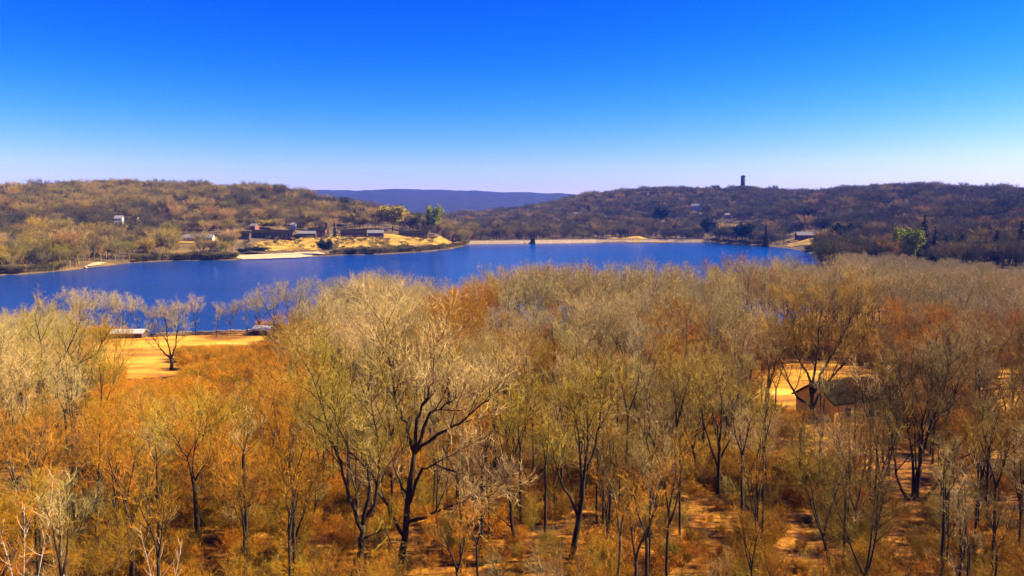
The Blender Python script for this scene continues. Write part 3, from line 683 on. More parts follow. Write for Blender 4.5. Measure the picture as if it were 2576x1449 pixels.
# trees at the right past the lake's end too
for x, y, z, px in many(800, 240, 640, 2080, 2800):
    h = min(r2.uniform(13, 19), Pd(px, np.interp(px, TOP[:, 0], TOP[:, 1]) + r2.uniform(-6, 35), y)[2] - z)
    if h > 7 and px > 2115: rest.append(((x, y, z, h, px), *r2.choice(keys), r2.choice(['grey', 'tan', 'grey'])))
simpl = {'tan': 'tan', 'olive': 'tan', 'grey': 'grey', 'gold': 'gold', 'rust': 'rust', 'umber': 'umber'}
ks = {'pole': 'pole', 'pole2': 'pole2', 'forked': 'forked', 'forked2': 'forked', 'spreading': 'spreading2', 'spreading2': 'spreading2', 'straight': 'straight', 'straight2': 'straight', 'leaning': 'forked', 'stems': 'spreading2', 'sapling': 'sapling', 'leafy': 'leafy'}
phd = dict(keys + [('pole', 16), ('pole2', 16), ('sapling', 8), ('leafy', 14)])
rest = [(c, ks[a], phd[ks[a]], simpl[t]) for c, a, ph, t in rest]
ii = [jo(a, t) for c, a, ph, t in rest]
stuff_instances('shore_wood', [(c[0], c[1], c[2] - .05) for c, *_ in rest], [[c[3] / PH[a]] * 3 for c, a, ph, t in rest], [(0, 0, r2.random() * 6.28) for _ in rest],
                ii, [m for i, m in sorted(JO.values(), key=lambda q: q[0])], 'dense mass of bare tan and grey trees behind the front rows along the near shore', 'wood')

def brush(seed, H, n, spread, leaf, tone, sw=.018):
    t = Tree(seed); c = cfg(levels=2, solid=0, n=[9, 6, 0, 0], ref=[2.5, 1, 1, 1], t0=[.15, .1, 0, 0], len=[1.2, .6, .4, .3], rmin=[.008, .005, .004, .003], spikes=7, slen=(.2, .5), sw=sw)
    for k in range(n):
        a = t.r.random() * 6.28; d = Vector((math.cos(a) * spread, math.sin(a) * spread, 1)); q = Vector((math.cos(a) * .35, math.sin(a) * .35, -.15)) * t.r.uniform(.3, 1.5)
        t.limb(t.path(q, d, H * t.r.uniform(.6, 1), 5, .1, .04), .018, .006, 0, c)
    k = len(t.fine.v); t.fine.v += t.wood.v; t.fine.f += [tuple(i + k for i in q) for q in t.wood.f]
    return t.crown_mesh(f'brush_{seed}', M[tone], leaf, .9)
BR = [brush(71, 3.0, 9, .35, .06, 'gold'), brush(72, 2.2, 11, .5, .06, 'rust'), brush(73, 4.2, 7, .25, 0.0, 'olive'), brush(74, 3.4, 9, .4, .05, 'gold'), brush(75, 2.8, 8, .4, 0.0, 'umber', .02)]
bp_, bs_, br_, bi_ = [], [], [], []
for x, y, z, px in many(12000, 43, 238, -170, 2750):
    den = fbm(np.array([x / 16]), np.array([y / 16]), 77)[0]
    infield = 230 < px < 760 and 85 < y < 190
    if not infield and y > 72 and den < .34 + .12 * r2.random(): continue
    s = r2.uniform(.55, 1.25) * (.7 if y < 78 else 1)
    if any(y < hd and abs(px - hp) < 45 for hp, hd in HEROES): s *= .4
    if px > 285 and px < 640:
        s = min(s, max(.15, (Pd(px, np.interp(px, [425, 470, 640], [952, 915, 862]), y)[2] - z) / 3.6))
        if y > 180: s *= .6
    bp_.append((x, y, z)); bs_.append((s * 1.1, s * 1.1, s)); br_.append((0, 0, r2.random() * 6.28))
    bi_.append(r2.choice([0, 1, 3, 0, 3] if infield else [0, 1, 2, 3, 4, 1]))
for x, y, z, px in many(1500, 150, 240, 200, 720, True):
    if px < 430 + 160 * fbm(np.array([x / 9]), np.array([y / 9]), 5)[0] - 60 or r2.random() > (px - 380) / 120: continue
    s = r2.uniform(.5, 1.2); s = min(s, (Pd(px, 868, y)[2] - z) / 3.4)
    bp_.append((x, y, z)); bs_.append((s * 1.1, s * 1.1, s)); br_.append((0, 0, r2.random() * 6.28)); bi_.append(r2.choice([0, 1, 3, 0, 3]))
stuff_instances('undergrowth', bp_, bs_, br_, bi_, BR, 'golden and rusty brush and saplings covering the forest floor', 'undergrowth')

def far_tree(seed, H, tone, leaf=0.0, w=1.0):
    t = Tree(seed); c = cfg(levels=2, solid=0, n=[9, 7, 0, 0], ref=[9, 3.6, 1, 1], t0=[.2, .15, 0, 0], len=[4.4 * w, 2.2, 1, 1], rmin=[.05, .035, .02, .01], spikes=3.0, slen=(.8, 1.7), sw=.085)
    b0 = t.path(Vector((0, 0, -1.5)), UP, H * .32 + 1.5, 3, .03, 0)
    t.wood.tube(b0, [.26, .22, .2, .18], 5)
    for k in range(4):
        a = 1.57 * k + t.r.random(); d = Vector((math.cos(a) * .5 * w, math.sin(a) * .5 * w, 1))
        t.limb(t.path(b0[-1], d, H * .62 * t.r.uniform(.85, 1.05), 5, .08, .03), .14, .04, 0, c)
    k = len(t.fine.v); t.fine.v += t.wood.v; t.fine.f += [tuple(i + k for i in q) for q in t.wood.f]
    return t.crown_mesh(f'far_tree_{seed}', M[tone], leaf, 1.2)
FT = [far_tree(81, 14, 'far_a'), far_tree(82, 15, 'far_b', w=1.15), far_tree(83, 13, 'far_c', w=1.2), far_tree(84, 14, 'far_d'), far_tree(85, 15, 'far_a', w=1.25), far_tree(86, 12, 'far_c'), far_tree(87, 13, 'far_e', w=1.1), far_tree(88, 15, 'far_b'), far_tree(89, 15, 'evergreen', .3, .6)]
print('far tree tris', [len(m.polygons) for m in FT])
KEEP_CLEAR = []     # houses on the far side, filled below: (x, y, radius)
far_polys = [(n_, P) for n_, P in PATCH if n_ not in ('dry_field', 'house_lawn', 'side_lawn')]
NOTREE = [np.array([on_ground(a, b2, 380)[:2] for a, b2 in pp]) for pp in ([(585, 656), (598, 600), (640, 590), (760, 588), (1075, 588), (1085, 632), (900, 642), (760, 650)], [(435, 634), (470, 598), (562, 595), (566, 632)], [(1955, 660), (1975, 598), (2098, 598), (2094, 628), (2040, 645)])]
def far_scatter(name, n, pxr, yr, label, weights, spacing=0.0):
    g = np.random.default_rng(len(name)); px = g.uniform(*pxr, n); y = np.sqrt(g.uniform(yr[0] ** 2, yr[1] ** 2, n)); x = (px - W / 2) / FPX * CP * y
    ok = ~inside(x, y, LAKE) & (seg_dist(x, y, LAKE) > .8)
    for n_, P in far_polys: ok &= ~inside(x, y, P)
    for P in NOTREE: ok &= ~inside(x, y, P)
    for a, b2, rr in KEEP_CLEAR: ok &= (x - a) ** 2 + (y - b2) ** 2 > rr * rr
    z = ground(x, y); ok &= z > .3
    x, y, z, px = x[ok], y[ok], z[ok], px[ok]
    # clearings and clumps
    den = fbm(x / 70, y / 70, 41); keep = g.random(len(x)) < np.clip(.35 + 1.6 * (den - .25), .25, 1)
    x, y, z, px = x[keep], y[keep], z[keep], px[keep]
    tone = fbm(x / 90 + 50, y / 90, 43)
    idx = g.choice(8, len(x), p=weights); idx = np.where(g.random(len(x)) < .012, 8, idx); idx = np.where(tone > .58, 2, idx); s = np.clip(g.lognormal(.0, .22, len(x)), .45, 1.75)
    print(name, len(x))
    return name, np.stack([x, y, z], 1), np.stack([s * 1.1, s * 1.1, s], 1), np.stack([0 * s, 0 * s, g.uniform(0, 6.28, len(s))], 1), idx, label

# ------------------------------------------------------------------ buildings
def house(name, loc, rz, wx, dy, h, roof_h, wall, roof, label, windows=3, chimney=False, over=.5, group=None, gable='x', door=True, storeys=1):
    e = obj(name, None, None, loc, rz); e.empty_display_size = 1
    x, y = wx / 2, dy / 2
    b = MB()
    # walls with gable ends
    if gable == 'x':
        b.add([(-x, -y, -2), (x, -y, -2), (x, y, -2), (-x, y, -2), (-x, -y, h), (x, -y, h), (x, y, h), (-x, y, h), (-x, 0, h + roof_h), (x, 0, h + roof_h)],
              [(0, 1, 5, 4), (2, 3, 7, 6), (1, 2, 6, 9, 5), (3, 0, 4, 8, 7)])
    else:
        b.add([(-x, -y, -2), (x, -y, -2), (x, y, -2), (-x, y, -2), (-x, -y, h), (x, -y, h), (x, y, h), (-x, y, h), (0, -y, h + roof_h), (0, y, h + roof_h)],
              [(0, 1, 5, 8, 4), (1, 2, 6, 5), (2, 3, 7, 9, 6), (3, 0, 4, 7)])
    obj('wall', b.mesh('wall', M[wall]), e)
    r = MB(); t = .22
    if gable == 'x':
        sl = roof_h / y
        for s in (-1, 1):
            yo = s * (y + over); zo = h - over * sl
            r.add([(-x - over, yo, zo + .02), (x + over, yo, zo + .02), (x + over, 0, h + roof_h + .02), (-x - over, 0, h + roof_h + .02),
                   (-x - over, yo, zo + t), (x + over, yo, zo + t), (x + over, 0, h + roof_h + t), (-x - over, 0, h + roof_h + t)],
                  [(0, 1, 2, 3), (4, 5, 6, 7), (0, 1, 5, 4), (1, 2, 6, 5), (3, 0, 4, 7)])
    else:
        sl = roof_h / x
        for s in (-1, 1):
            xo = s * (x + over); zo = h - over * sl
            r.add([(xo, -y - over, zo + .02), (xo, y + over, zo + .02), (0, y + over, h + roof_h + .02), (0, -y - over, h + roof_h + .02),
                   (xo, -y - over, zo + t), (xo, y + over, zo + t), (0, y + over, h + roof_h + t), (0, -y - over, h + roof_h + t)],
                  [(0, 1, 2, 3), (4, 5, 6, 7), (0, 1, 5, 4), (1, 2, 6, 5), (3, 0, 4, 7)])
    ro = obj('roof', r.mesh('roof', M[roof]), e)
    if chimney:
        obj('chimney', MB().box(-.45, .45, -.4, .4, 0, 2.6 + roof_h * .3).mesh('chimney', M['brick']), ro, (x * .4, y * .25, h + roof_h * .55))
    wm = MB().box(-.55, .55, -.05, .05, -.65, .65).mesh('window', M['window']); fm = MB().box(-.68, .68, -.03, .03, -.78, .78).mesh('frame', M['white'])
    dpos = 0 if door else None
    for st in range(storeys):
        zz = 1.55 + st * 2.8
        if zz + .8 > h: break
        for i in range(windows):
            xx = -x + wx * (i + .5) / windows
            if door and st == 0 and i == windows // 2: continue
            wdw = obj('window', wm, e, (xx, -y - .05, zz)); obj('frame', fm, wdw, (0, .03, 0))
    if door: obj('door', MB().box(-.5, .5, -.06, .02, 0, 2.1).mesh('door', M['brick']), e, (-x + wx * (windows // 2 + .5) / windows, -y, .05))
    tag(e, label, 'house' if h > 2.6 else 'shed', group)
    return e
# near: low house at the right, pale-roofed sheds, shore wall, car
g0 = gz(HOUSE[0], HOUSE[1])
house('low_house', (HOUSE[0], HOUSE[1] + 2, g0), R(24), 10.5, 7.5, 3.1, 2.2, 'ochre', 'shingle', 'low ochre-walled house with dark shingle roof behind the trees at right', 2)
q = Pz(335, 848, 1.2); house('shed', (q[0], q[1] - 2, gz(q[0], q[1] - 2)), R(3), 8.2, 4.2, 1.5, .8, 'brown', 'pale_roof', 'longer low shed with pale roof at the left end of the shore wall', 0, door=False, over=.35)
q = Pz(668, 838, 1.2); house('shed', (q[0], q[1] - 2, gz(q[0], q[1] - 2)), R(-12), 4.6, 4.0, 1.7, .9, 'brown', 'pale_roof', 'smaller pale-roofed shed at the end of the shore wall by the wood', 1, over=.35)
def shore_wall():
    e = obj('shore_wall', None); rr = random.Random(3)
    A = [Pz(a, b2, 0) for a, b2 in ((372, 850), (470, 845), (560, 842), (655, 839))]
    n = 0
    for i in range(len(A) - 1):
        L = np.linalg.norm(A[i + 1] - A[i]); k = max(1, int(L / 1.6))
        for j in range(k):
            p = A[i] + (A[i + 1] - A[i]) * (j + .5) / k; hh = rr.uniform(.55, .85)
            d = A[i + 1] - A[i]
            s = MB(); a = L / k / 2 - .03
            s.box(-a, a, -.4, .4, -1.0, hh)
            s.v = [(vx + rr.uniform(-.05, .05), vy + rr.uniform(-.06, .06), vz + rr.uniform(-.05, .05)) for vx, vy, vz in s.v]
            obj('stone', s.mesh('stone', M['stone']), e, (p[0], p[1] - .8, .7), math.atan2(d[1], d[0])); n += 1
    tag(e, 'low pale stone wall along the water behind the golden field', 'wall')
shore_wall()
def car(loc, rz, label):
    e = obj('parked_car', None, None, loc, rz)
    prof = [(-2.2, .35), (-2.25, .75), (-2.1, .95), (-1.2, 1.05), (1.75, 1.0), (2.15, .9), (2.25, .6), (2.2, .35)]
    def ext(pr, hw, hw2=None):
        b = MB(); n = len(pr); hw2 = hw2 or hw
        b.add([(px, -hw, pz) for px, pz in pr] + [(px, hw, pz) for px, pz in pr], [tuple(range(n)), tuple(reversed(range(n, 2 * n)))] + [(i, (i + 1) % n, (i + 1) % n + n, i + n) for i in range(n)]); return b
    obj('body', ext(prof, .88).mesh('body', M['carpaint']), e)
    obj('cabin', ext([(-1.3, 1.03), (-.75, 1.48), (1.1, 1.5), (1.85, 1.02)], .74).mesh('cabin', M['window']), e)
    obj('roof', MB().box(-.75, 1.12, -.76, .76, 1.49, 1.54).mesh('roof', M['carpaint']), e)
    for sx in (-1.4, 1.4):
        for sy in (-.8, .8):
            w = obj('wheel', MB().tube([(0, -.11, 0), (0, .11, 0)], [.33, .33], 14).mesh('tyre', M['rubber']), e, (sx, sy, .33))
            obj('rim', MB().tube([(0, -.125, 0), (0, .125, 0)], [.2, .2], 10).mesh('rim', M['chrome']), w)
    for sx, nm in ((-2.2, 'headlight'), (2.2, 'tail_light')):
        for sy in (-.6, .6): obj(nm, MB().box(-.06, .06, -.2, .2, -.08, .08).mesh(nm, M['chrome'] if sx < 0 else M['brick']), e, (sx * 1.005, sy, .78))
    for sy in (-.88, .88): obj('mirror', MB().box(-.08, .08, -.1, .1, -.07, .07).mesh('mirror', M['carpaint']), e, (-.95, sy * 1.08, 1.1))
    tag(e, label, 'car')
q = Pd(2430, 1035, 118); car((q[0], q[1], gz(q[0], q[1])), R(70), 'black parked car with bright glints between the trees near the right edge')

# far buildings: (px, py of base, width px, wall height m, roof, wall material, ...)
def far_house(px, py, wpx, h, rh, wall, roof, label, group, rz=0, depth=9, windows=4, chimney=False, gable='x', d=None, name='house', storeys=2):
    p = on_ground(px, py, 380) if d is None else Pd(px, py, d)
    if d is not None: p[2] = gz(p[0], p[1])
    w = wpx * p[1] / FPX
    KEEP_CLEAR.append((p[0], p[1], w * .5 + 7)); KEEP_CLEAR.extend([(p[0] * f, p[1] * f, w * .5 + 5) for f in (.985, .97, .955, .94, .925, .91)])
    return house(name, tuple(p), R(rz), w, depth, h, rh, wall, roof, label, windows, chimney, group=group, gable=gable, storeys=storeys)
LG = 'dark houses along the lawn on the far left shore'
far_house(612, 602, 34, 5, 3, 'brown', 'shingle', 'small dark house at the left end of the lakeside row', LG, 6)
far_house(688, 601, 105, 6, 3, 'brown', 'shingle', 'longest dark building above the sandy beach', LG, -3, windows=10)
far_house(772, 598, 44, 4.5, 2.5, 'brown', 'grey_roof', 'low dark house with grey roof between the longest building and the red-brown one', LG, 5)
far_house(800, 596, 44, 7, 2.5, 'brick', 'shingle', 'red-brown house beside the tall chimney', LG, -4)
far_house(890, 596, 62, 4.5, 3, 'brown', 'shingle', 'low dark house with pale roof edge right of the tall chimney', LG, 2, windows=6)
far_house(945, 596, 40, 4.5, 3, 'brown', 'grey_roof', 'grey-roofed house left of the yellow willow', LG, 8)
far_house(1040, 597, 70, 4.5, 3, 'brown', 'shingle', 'low dark house nearest the tip of the point', LG, 4, windows=7)
far_house(500, 607, 74, 3.5, 3, 'cream', 'grey_roof', 'long cream house with grey roof on the small hillside lawn', LG, 3, windows=7)
far_house(1014, 632, 26, 4, 1.6, 'brown', 'shingle', 'dark boathouse at the waterline of the point', 'boathouses at the far waterline', 4, 7, windows=2, name='boathouse')
far_house(883, 638, 18, 2.8, 1.4, 'brown', 'shingle', 'tiny dark boathouse at the waterline right of the beach', 'boathouses at the far waterline', -6, 6, windows=1, name='boathouse')
WG = 'pale houses scattered on the hillsides'
far_house(16, 610, 34, 5, 2.5, 'white', 'grey_roof', 'white house among trees at the far left edge of the shore', WG, 10)
far_house(28, 556, 26, 5, 3, 'brown', 'grey_roof', 'grey-roofed house high on the left hill near the left edge', WG, 20)
far_house(300, 564, 18, 6, 3, 'white', 'grey_roof', 'small white house on the left hill among yellowish trees', WG, 15, windows=2)
far_house(342, 566, 16, 6, 3, 'cream', 'shingle', 'cream house beside the small white house on the left hill', WG, -10, windows=2)
far_house(418, 560, 26, 4, 4, 'brick', 'shingle', 'dark-roofed house in the woods below the upper meadow', WG, 25)
far_house(640, 578, 15, 4, 2.5, 'brick', 'grey_roof', 'small grey-roofed house behind the left end of the lakeside row', WG, -12, windows=2)
far_house(738, 576, 13, 5, 2, 'white', 'grey_roof', 'white house just above the longest dark building', WG, 8, windows=2)
far_house(1632, 496, 12, 6, 4, 'white', 'grey_roof', 'tiny white house high on the hill beyond the dam', WG, 10, windows=2)
far_house(1750, 528, 22, 8, 4, 'white', 'grey_roof', 'bright white house halfway up the hill left of the tower', WG, -12, windows=3)
far_house(1762, 546, 10, 5, 3, 'white', 'grey_roof', 'small white outbuilding below the bright white hillside house', WG, 5, windows=1)
far_house(1450, 545, 16, 5, 3, 'cream', 'grey_roof', 'faint pale house in the valley beyond the gatehouse', WG, 5, windows=2)
far_house(2038, 600, 70, 4, 3.5, 'brown', 'grey_roof', 'wide dark house with grey roof above the golden bank', WG, -3, windows=6)
far_house(1992, 575, 20, 5, 3, 'cream', 'shingle', 'cream house behind the wide grey-roofed house, left side', WG, 10, windows=2)
far_house(2062, 572, 22, 5, 3, 'cream', 'shingle', 'cream house behind the wide grey-roofed house, right side', WG, -10, windows=2)
far_house(2252, 578, 16, 6, 3, 'cream', 'grey_roof', 'cream house left of the dark conifers', WG, 12, windows=2)
far_house(2278, 556, 14, 6, 3, 'white', 'grey_roof', 'white house just above the dark conifers', WG, -8, windows=2)
far_house(2480, 560, 20, 5, 3, 'white', 'shingle', 'white house with dark roof on the right hillside', WG, 20, windows=2)
far_house(2500, 535, 14, 5, 3, 'cream', 'shingle', 'cream house higher up the right hillside', WG, -20, windows=2)
for a in [(2110, 560, 12, 'cream', 'small cream house on the slope above the golden bank'), (2190, 545, 11, 'white', 'tiny white house mid-slope left of the conifers'),
          (2400, 566, 14, 'cream', 'cream house on the slope right of the conifers'), (2440, 545, 12, 'white', 'tiny white house upslope right of the conifers'),
          (2545, 548, 14, 'cream', 'cream house upslope near the right edge'), (2350, 540, 10, 'white', 'tiny white house on the upper slope above the conifers'),
          (1830, 548, 14, 'cream', 'cream house on the slope below the tower'), (1400, 560, 12, 'cream', 'pale house in the valley left of the lone evergreen')]:
    far_house(a[0], a[1], a[2], 5, 3, a[3], 'grey_roof', a[4], WG, (a[0] * 7) % 40 - 20, windows=2)
far_house(2165, 632, 34, 3, 2, 'white', 'pale_roof', 'pale-roofed low building at the right end of the lake', WG, -15, windows=3)
far_house(2205, 640, 20, 5, 3, 'cream', 'brick', 'cream house with reddish roof at the right end of the lake', WG, 12, windows=2)

# tall chimney beside the red-brown house
p = on_ground(823, 597, 400); KEEP_CLEAR.append((p[0], p[1], 5))
e = obj('tall_chimney', None, None, tuple(p))
obj('stack', MB().tube([(0, 0, -1), (0, 0, 8), (0, 0, 15)], [1.9, 1.7, 1.5], 10).mesh('stack', M['brown'], False), e)
obj('cap', MB().tube([(0, 0, 15), (0, 0, 15.8)], [1.8, 1.8], 10).mesh('cap', M['brick']), e)
tag(e, 'tall dark chimney stack beside the red-brown house', 'chimney')

# dam with gatehouse
def dam():
    e = obj('dam', None, None, (0, 0, 0))
    xs = [Pz(a, b2, 0) for a, b2 in ((1176, 614), (1340, 612.5), (1500, 610.5), (1660, 609.7), (1790, 609.5))]
    secs = []
    b = MB(); pr = [(-7, -4), (-1.5, 4.0), (3.5, 4.0), (14, -4)]
    pts = []
    for i in range(len(xs) - 1):
        for k in range(8): pts.append(xs[i] + (xs[i + 1] - xs[i]) * k / 8)
    pts.append(xs[-1])
    for i, p in enumerate(pts): b.v += [(p[0], p[1] + 6 + dy, z) for dy, z in pr]
    for i in range(len(pts) - 1):
        for j in range(3): b.f.append((i * 4 + j, (i + 1) * 4 + j, (i + 1) * 4 + j + 1, i * 4 + j + 1))
    obj('embankment', b.mesh('embankment', M['stone']), e)
    for i in range(0, len(pts) - 1):
        p, q2 = pts[i], pts[i + 1]; d = q2 - p; L = np.linalg.norm(d)
        obj('parapet', MB().box(0, L - .3, -.25, .25, 0, .95).mesh('parapet', M['stone']), e, (p[0], p[1] + 6 - 1.2, 3.98), math.atan2(d[1], d[0]))
    tag(e, 'long low pale stone dam closing the far end of the lake', 'dam')
dam()
p = Pz(1340, 612.5, 0)
e = obj('gatehouse', None, None, (p[0], p[1] - 3, 0))
obj('base', MB().box(-3.3, 3.3, -3, 5, -4, 2.0).mesh('base', M['darkstone']), e)
obj('wall', MB().box(-2.9, 2.9, -2.6, 2.6, 2.0, 6.4).mesh('wall', M['darkstone']), e)
r = MB(); r.add([(-3.4, -3.1, 6.4), (3.4, -3.1, 6.4), (3.4, 3.1, 6.4), (-3.4, 3.1, 6.4), (-1.2, 0, 8.3), (1.2, 0, 8.3)], [(0, 1, 5, 4), (2, 3, 4, 5), (1, 2, 5), (3, 0, 4), (3, 2, 1, 0)])
obj('roof', r.mesh('roof', M['shingle']), e)
for xx in (-1.4, 1.4): obj('window', MB().box(-.5, .5, -.05, .05, -.9, .9).mesh('window', M['window']), e, (xx, -2.66, 4.3))
tag(e, 'small dark gatehouse standing in the water at the dam', 'gatehouse')

# tower on the ridge
tw = Pd(1869, 467, 2000); tz = gz(tw[0], tw[1])
ttop = Pd(1869, 441, 2000)[2]; hT = ttop - tz
e = obj('hilltop_tower', None, None, (tw[0], tw[1], tz)); KEEP_CLEAR.append((tw[0], tw[1], 9))
obj('shaft', MB().tube([(0, 0, -2), (0, 0, hT * .5), (0, 0, hT - 3)], [5.8, 5.6, 5.4], 16).mesh('shaft', M['darkstone'], True), e)
obj('parapet', MB().tube([(0, 0, hT - 3), (0, 0, hT - 1.6)], [6.0, 6.0], 16).mesh('parapet', M['darkstone']), e)
obj('cap', MB().tube([(0, 0, hT - 1.6), (0, 0, hT - .6), (0, 0, hT)], [4.6, 3.6, 1.2], 16).mesh('cap', M['shingle']), e)
for k in range(4):
    obj('window', MB().box(-.5, .5, -.1, .1, -1, 1).mesh('window', M['window']), e, (0, -5.75, hT * (.3 + .17 * k)))
tag(e, 'dark round stone tower on the hilltop against the sky', 'tower')

# ------------------------------------------------------------------ individual far trees: evergreens, willows
def conifer_mesh(seed, H, w, tone, tiers=16, per=26):
    t = Tree(seed)
    for i in range(tiers):
        u = i / (tiers - 1); z = H * (.08 + .9 * u); rad = w * (1 - u) ** .8 * t.r.uniform(.8, 1.15) + .25
        for k in range(max(6, int(per * (1 - .7 * u)))):
            a = t.r.random() * 6.28; l = rad * t.r.uniform(.55, 1.1); q = Vector((0, 0, z)) + Vector((math.cos(a), math.sin(a), 0)) * l * .2
            t.tw.append((q, Vector((math.cos(a) * l, math.sin(a) * l, z - l * t.r.uniform(.1, .45))), .9))
    return t.crown_mesh(f'conifer_{seed}', M[tone], .45, 2.2), MB().tube([(0, 0, -1), (0, 0, H * .5), (0, 0, H)], [.4, .25, .05], 6).mesh('conifer_trunk', M['bark'])
def round_mesh(seed, H, w, tone):
    t = Tree(seed); c = cfg(levels=2, solid=0, n=[9, 8, 0, 0], ref=[9, 3.6, 1, 1], t0=[.12, .15, 0, 0], len=[4.4 * w, 2.2, 1, 1], rmin=[.05, .035, .02, .01], spikes=4.0, slen=(.7, 1.6), sw=.09)
    for k in range(6):
        a = 1.05 * k; t.limb(t.path(Vector((0, 0, H * .2)), Vector((math.cos(a) * .6 * w, math.sin(a) * .6 * w, 1)), H * .75, 5, .09, .02), .14, .04, 0, c)
    return t.crown_mesh(f'round_{seed}', M[tone], .4, 1.8), MB().tube([(0, 0, -1), (0, 0, H * .22)], [.35, .28], 7).mesh('round_trunk', M['bark'])
CON = [conifer_mesh(91, 18, 4.0, 'evergreen'), conifer_mesh(92, 17, 2.6, 'evergreen')]
RND = {'willow': round_mesh(93, 12, 1.1, 'willow'), 'green': round_mesh(94, 13, 1.1, 'green'), 'evergreen': round_mesh(95, 9, 1.2, 'evergreen')}
def far_thing(name, kind, px, base, top, wpx, label, group, d=None):
    p = on_ground(px, base, 380) if d is None else Pd(px, base, d)
    if d is not None: p[2] = gz(p[0], p[1])
    h = (base - top) / FPX * p[1]; w = wpx / FPX * p[1]
    (cr, tr), ph, pw = {'con': (CON[0], 18, 7.5), 'con2': (CON[1], 17, 5), 'willow': (RND['willow'], 12, 12), 'green': (RND['green'], 13, 13), 'dark': (RND['evergreen'], 9, 10)}[kind]
    e = obj(name, None, None, tuple(p), (px * 7.3) % 6.28); e.scale = (w / pw, w / pw, h / ph)
    obj('trunk', tr, e); obj('crown', cr, e); tag(e, label, 'tree', group)
    KEEP_CLEAR.append((p[0], p[1], w * .4)); KEEP_CLEAR.extend([(p[0] * f, p[1] * f, w * .4) for f in (.985, .97, .955)])
EG = 'dark evergreens on the far shores and hills'
for a in [(2322, 612, 528, 40, 'con', 'tallest dark conifer behind the bright green tree'), (2350, 615, 556, 32, 'con', 'dark conifer right of the tallest one'),
          (2252, 625, 570, 26, 'con2', 'narrow dark conifer left of the bright green tree'), (2376, 640, 575, 36, 'con', 'dark conifer at the right side of the bright green tree'),
          (2505, 625, 565, 34, 'con', 'dark bushy evergreen on the right hillside'), (2566, 612, 545, 34, 'con', 'dark evergreen at the right edge'),
          (2440, 640, 595, 14, 'con2', 'small dark evergreen in the bare wood at right'), (2300, 648, 600, 44, 'dark', 'dark bush in front of the bright green tree'),
          (1480, 545, 515, 22, 'con', 'lone dark evergreen on the slope beyond the dam'), (1663, 567, 530, 32, 'dark', 'black leaning evergreen above the dam bank'),
          (1926, 620, 566, 18, 'con2', 'narrow dark conifer at the waterline left of the golden bank'), (1870, 614, 572, 44, 'dark', 'dark shrubby tree at the right end of the dam'),
          (1700, 600, 572, 30, 'dark', 'dark rounded tree behind the right end of the dam'), (1780, 604, 560, 30, 'dark', 'dark trunked tree at the dam\'s right abutment'),
          (2120, 622, 575, 46, 'dark', 'dark tree mass right of the golden bank'), (2030, 576, 535, 34, 'dark', 'dark round tree between the two cream houses'),
          (818, 644, 612, 34, 'dark', 'black round evergreen at the waterline beside the beach'), (648, 638, 624, 46, 'dark', 'low dark hedge above the sandy beach, right piece'),
          (612, 640, 628, 26, 'dark', 'low dark hedge above the sandy beach, left piece'), (842, 598, 560, 12, 'con2', 'slim dark conifer beside the tall chimney'),
          (745, 606, 592, 26, 'dark', 'dark bush on the lawn below the longest building'), (1185, 598, 578, 24, 'dark', 'dark tree at the left end of the dam'),
          (1044, 533, 512, 36, 'dark', 'dark evergreen clump on the crest in front of the blue ridge')]:
    far_thing('evergreen_tree', a[4], a[0], 652 if a[0] > 2240 else a[1], a[2], a[3], a[5], EG, 560 if a[0] > 2240 else None)
YG = 'yellow-green trees on the far shores'
for a in [(988, 582, 525, 76, 'willow', 'large yellow willow above the point'), (1092, 590, 526, 44, 'green', 'green tree right of the yellow willow'),
          (556, 552, 522, 26, 'willow', 'yellow tree on the left hill, taller of two'), (506, 556, 530, 34, 'willow', 'ochre-yellow tree on the left hill left of its twin'),
          (776, 575, 545, 22, 'willow', 'small yellow tree above the red-brown house'), (676, 576, 556, 50, 'willow', 'yellow shrubs behind the longest dark building'),
          (880, 570, 540, 30, 'willow', 'pale yellow tree behind the low house right of the chimney'), (2284, 650, 570, 88, 'green', 'bright green bushy tree among dark conifers at right')]:
    far_thing('yellow_green_tree', a[4], a[0], 655 if a[0] > 2240 else a[1], a[2], a[3], a[5], YG, 545 if a[0] > 2240 else None)

for a, b2, w in ((452, 527, 14), (470, 524, 10), (540, 602, 12), (480, 606, 12), (1850, 570, 26), (1810, 572, 20)):
    p = on_ground(a, b2, 380); KEEP_CLEAR.extend([(p[0] * f, p[1] * f, w) for f in (.985, .97, .955, .94)])
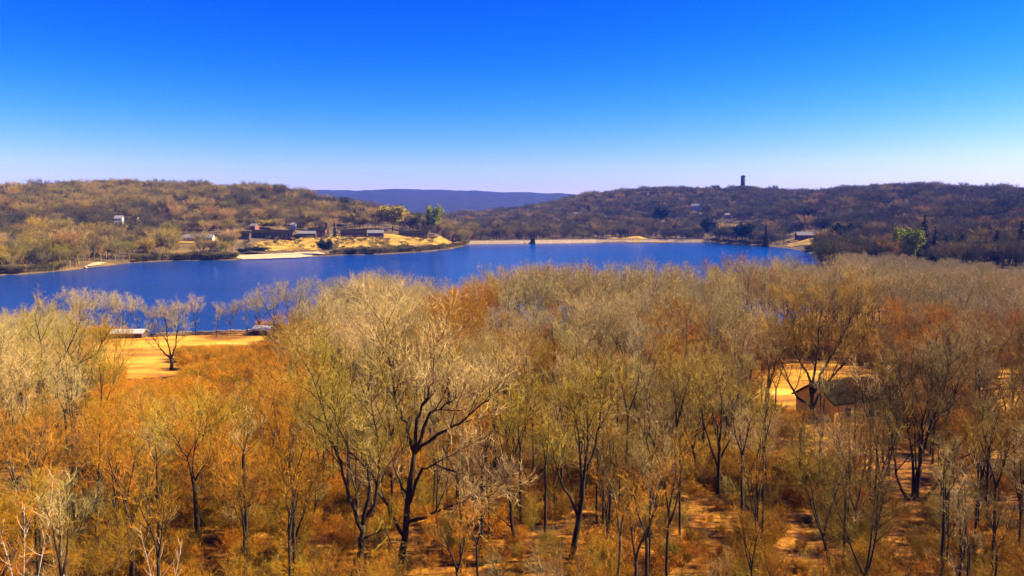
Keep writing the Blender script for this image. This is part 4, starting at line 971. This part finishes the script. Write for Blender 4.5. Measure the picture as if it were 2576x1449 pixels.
# far woods last, once every house and lawn is known
for nm, n, pxr, yr, lab, wts in [
    ('left_hill_wood', 13000, (-250, 1200), (480, 1420), 'brown and tan bare woods covering the left hill', [.18, .20, .06, .14, .09, .04, .14, .15]),
    ('far_hill_wood', 26000, (700, 2850), (1075, 2250), 'grey-brown bare woods on the hills beyond the dam', [.32, .11, .16, .06, .18, .1, .03, .04]),
    ('right_shore_wood', 6000, (1790, 2850), (520, 1085), 'dark grey-brown woods at the right end of the lake', [.30, .06, .24, .06, .16, .12, .02, .04])]:
    nm, P_, S_, R_, I_, lab = far_scatter(nm, n, pxr, yr, lab, wts)
    stuff_instances(nm, P_, S_, R_, I_, FT, lab, 'woods')

# low dark brush along the far waterline
g = np.random.default_rng(17); q = []
for k in range(2600):
    px = g.uniform(-250, 2070)
    if 586 < px < 826 or 205 < px < 268 or 1180 < px < 1790: continue
    d = np.interp(px, fpx, fdep); x = (px - W / 2) / FPX * CP * d; y = d + abs(g.normal(0, 7)) + .5
    q.append((x, y))
for k in range(420):
    a, b2 = g.uniform(605, 1120), g.uniform(592, 634)
    if fbm(np.array([a / 30]), np.array([b2 / 7]), 63)[0] > .44: p = on_ground(a, b2, 400, 1100); q.append((p[0], p[1]))
q = np.array(q); zz = ground(q[:, 0], q[:, 1]); keep = zz > -.15; q = q[keep]; zz = zz[keep]; sz = g.uniform(.16, .42, len(q))
stuff_instances('shore_brush', np.stack([q[:, 0], q[:, 1], zz - .2], 1), np.stack([sz * 1.5, sz * 1.5, sz], 1), np.stack([0 * sz, 0 * sz, g.uniform(0, 6.28, len(sz))], 1),
                g.choice([0, 2, 5, 4, 6, 2], len(sz)), FT, 'low dark brush lining the far waterline', 'brush')

# ------------------------------------------------------------------ haze
hz = MB().box(-7200, 7200, -200, 7150, -6, 300).mesh('haze', M['stone']); hz.materials.clear()
hm = bpy.data.materials.new('haze_air'); hm.use_nodes = True; n, l = hm.node_tree.nodes, hm.node_tree.links; n.clear()
ho = n.new('ShaderNodeOutputMaterial'); pv = n.new('ShaderNodeVolumePrincipled')
pv.inputs['Color'].default_value = (0.06, 0.19, 1.0, 1); pv.inputs['Density'].default_value = 0.00006; pv.inputs['Anisotropy'].default_value = 0.0
l.new(pv.outputs['Volume'], ho.inputs['Volume']); hz.materials.append(hm)
ho_ = obj('haze', hz); ho_['kind'] = 'stuff'; ho_['label'] = 'thin blue haze over the whole valley'
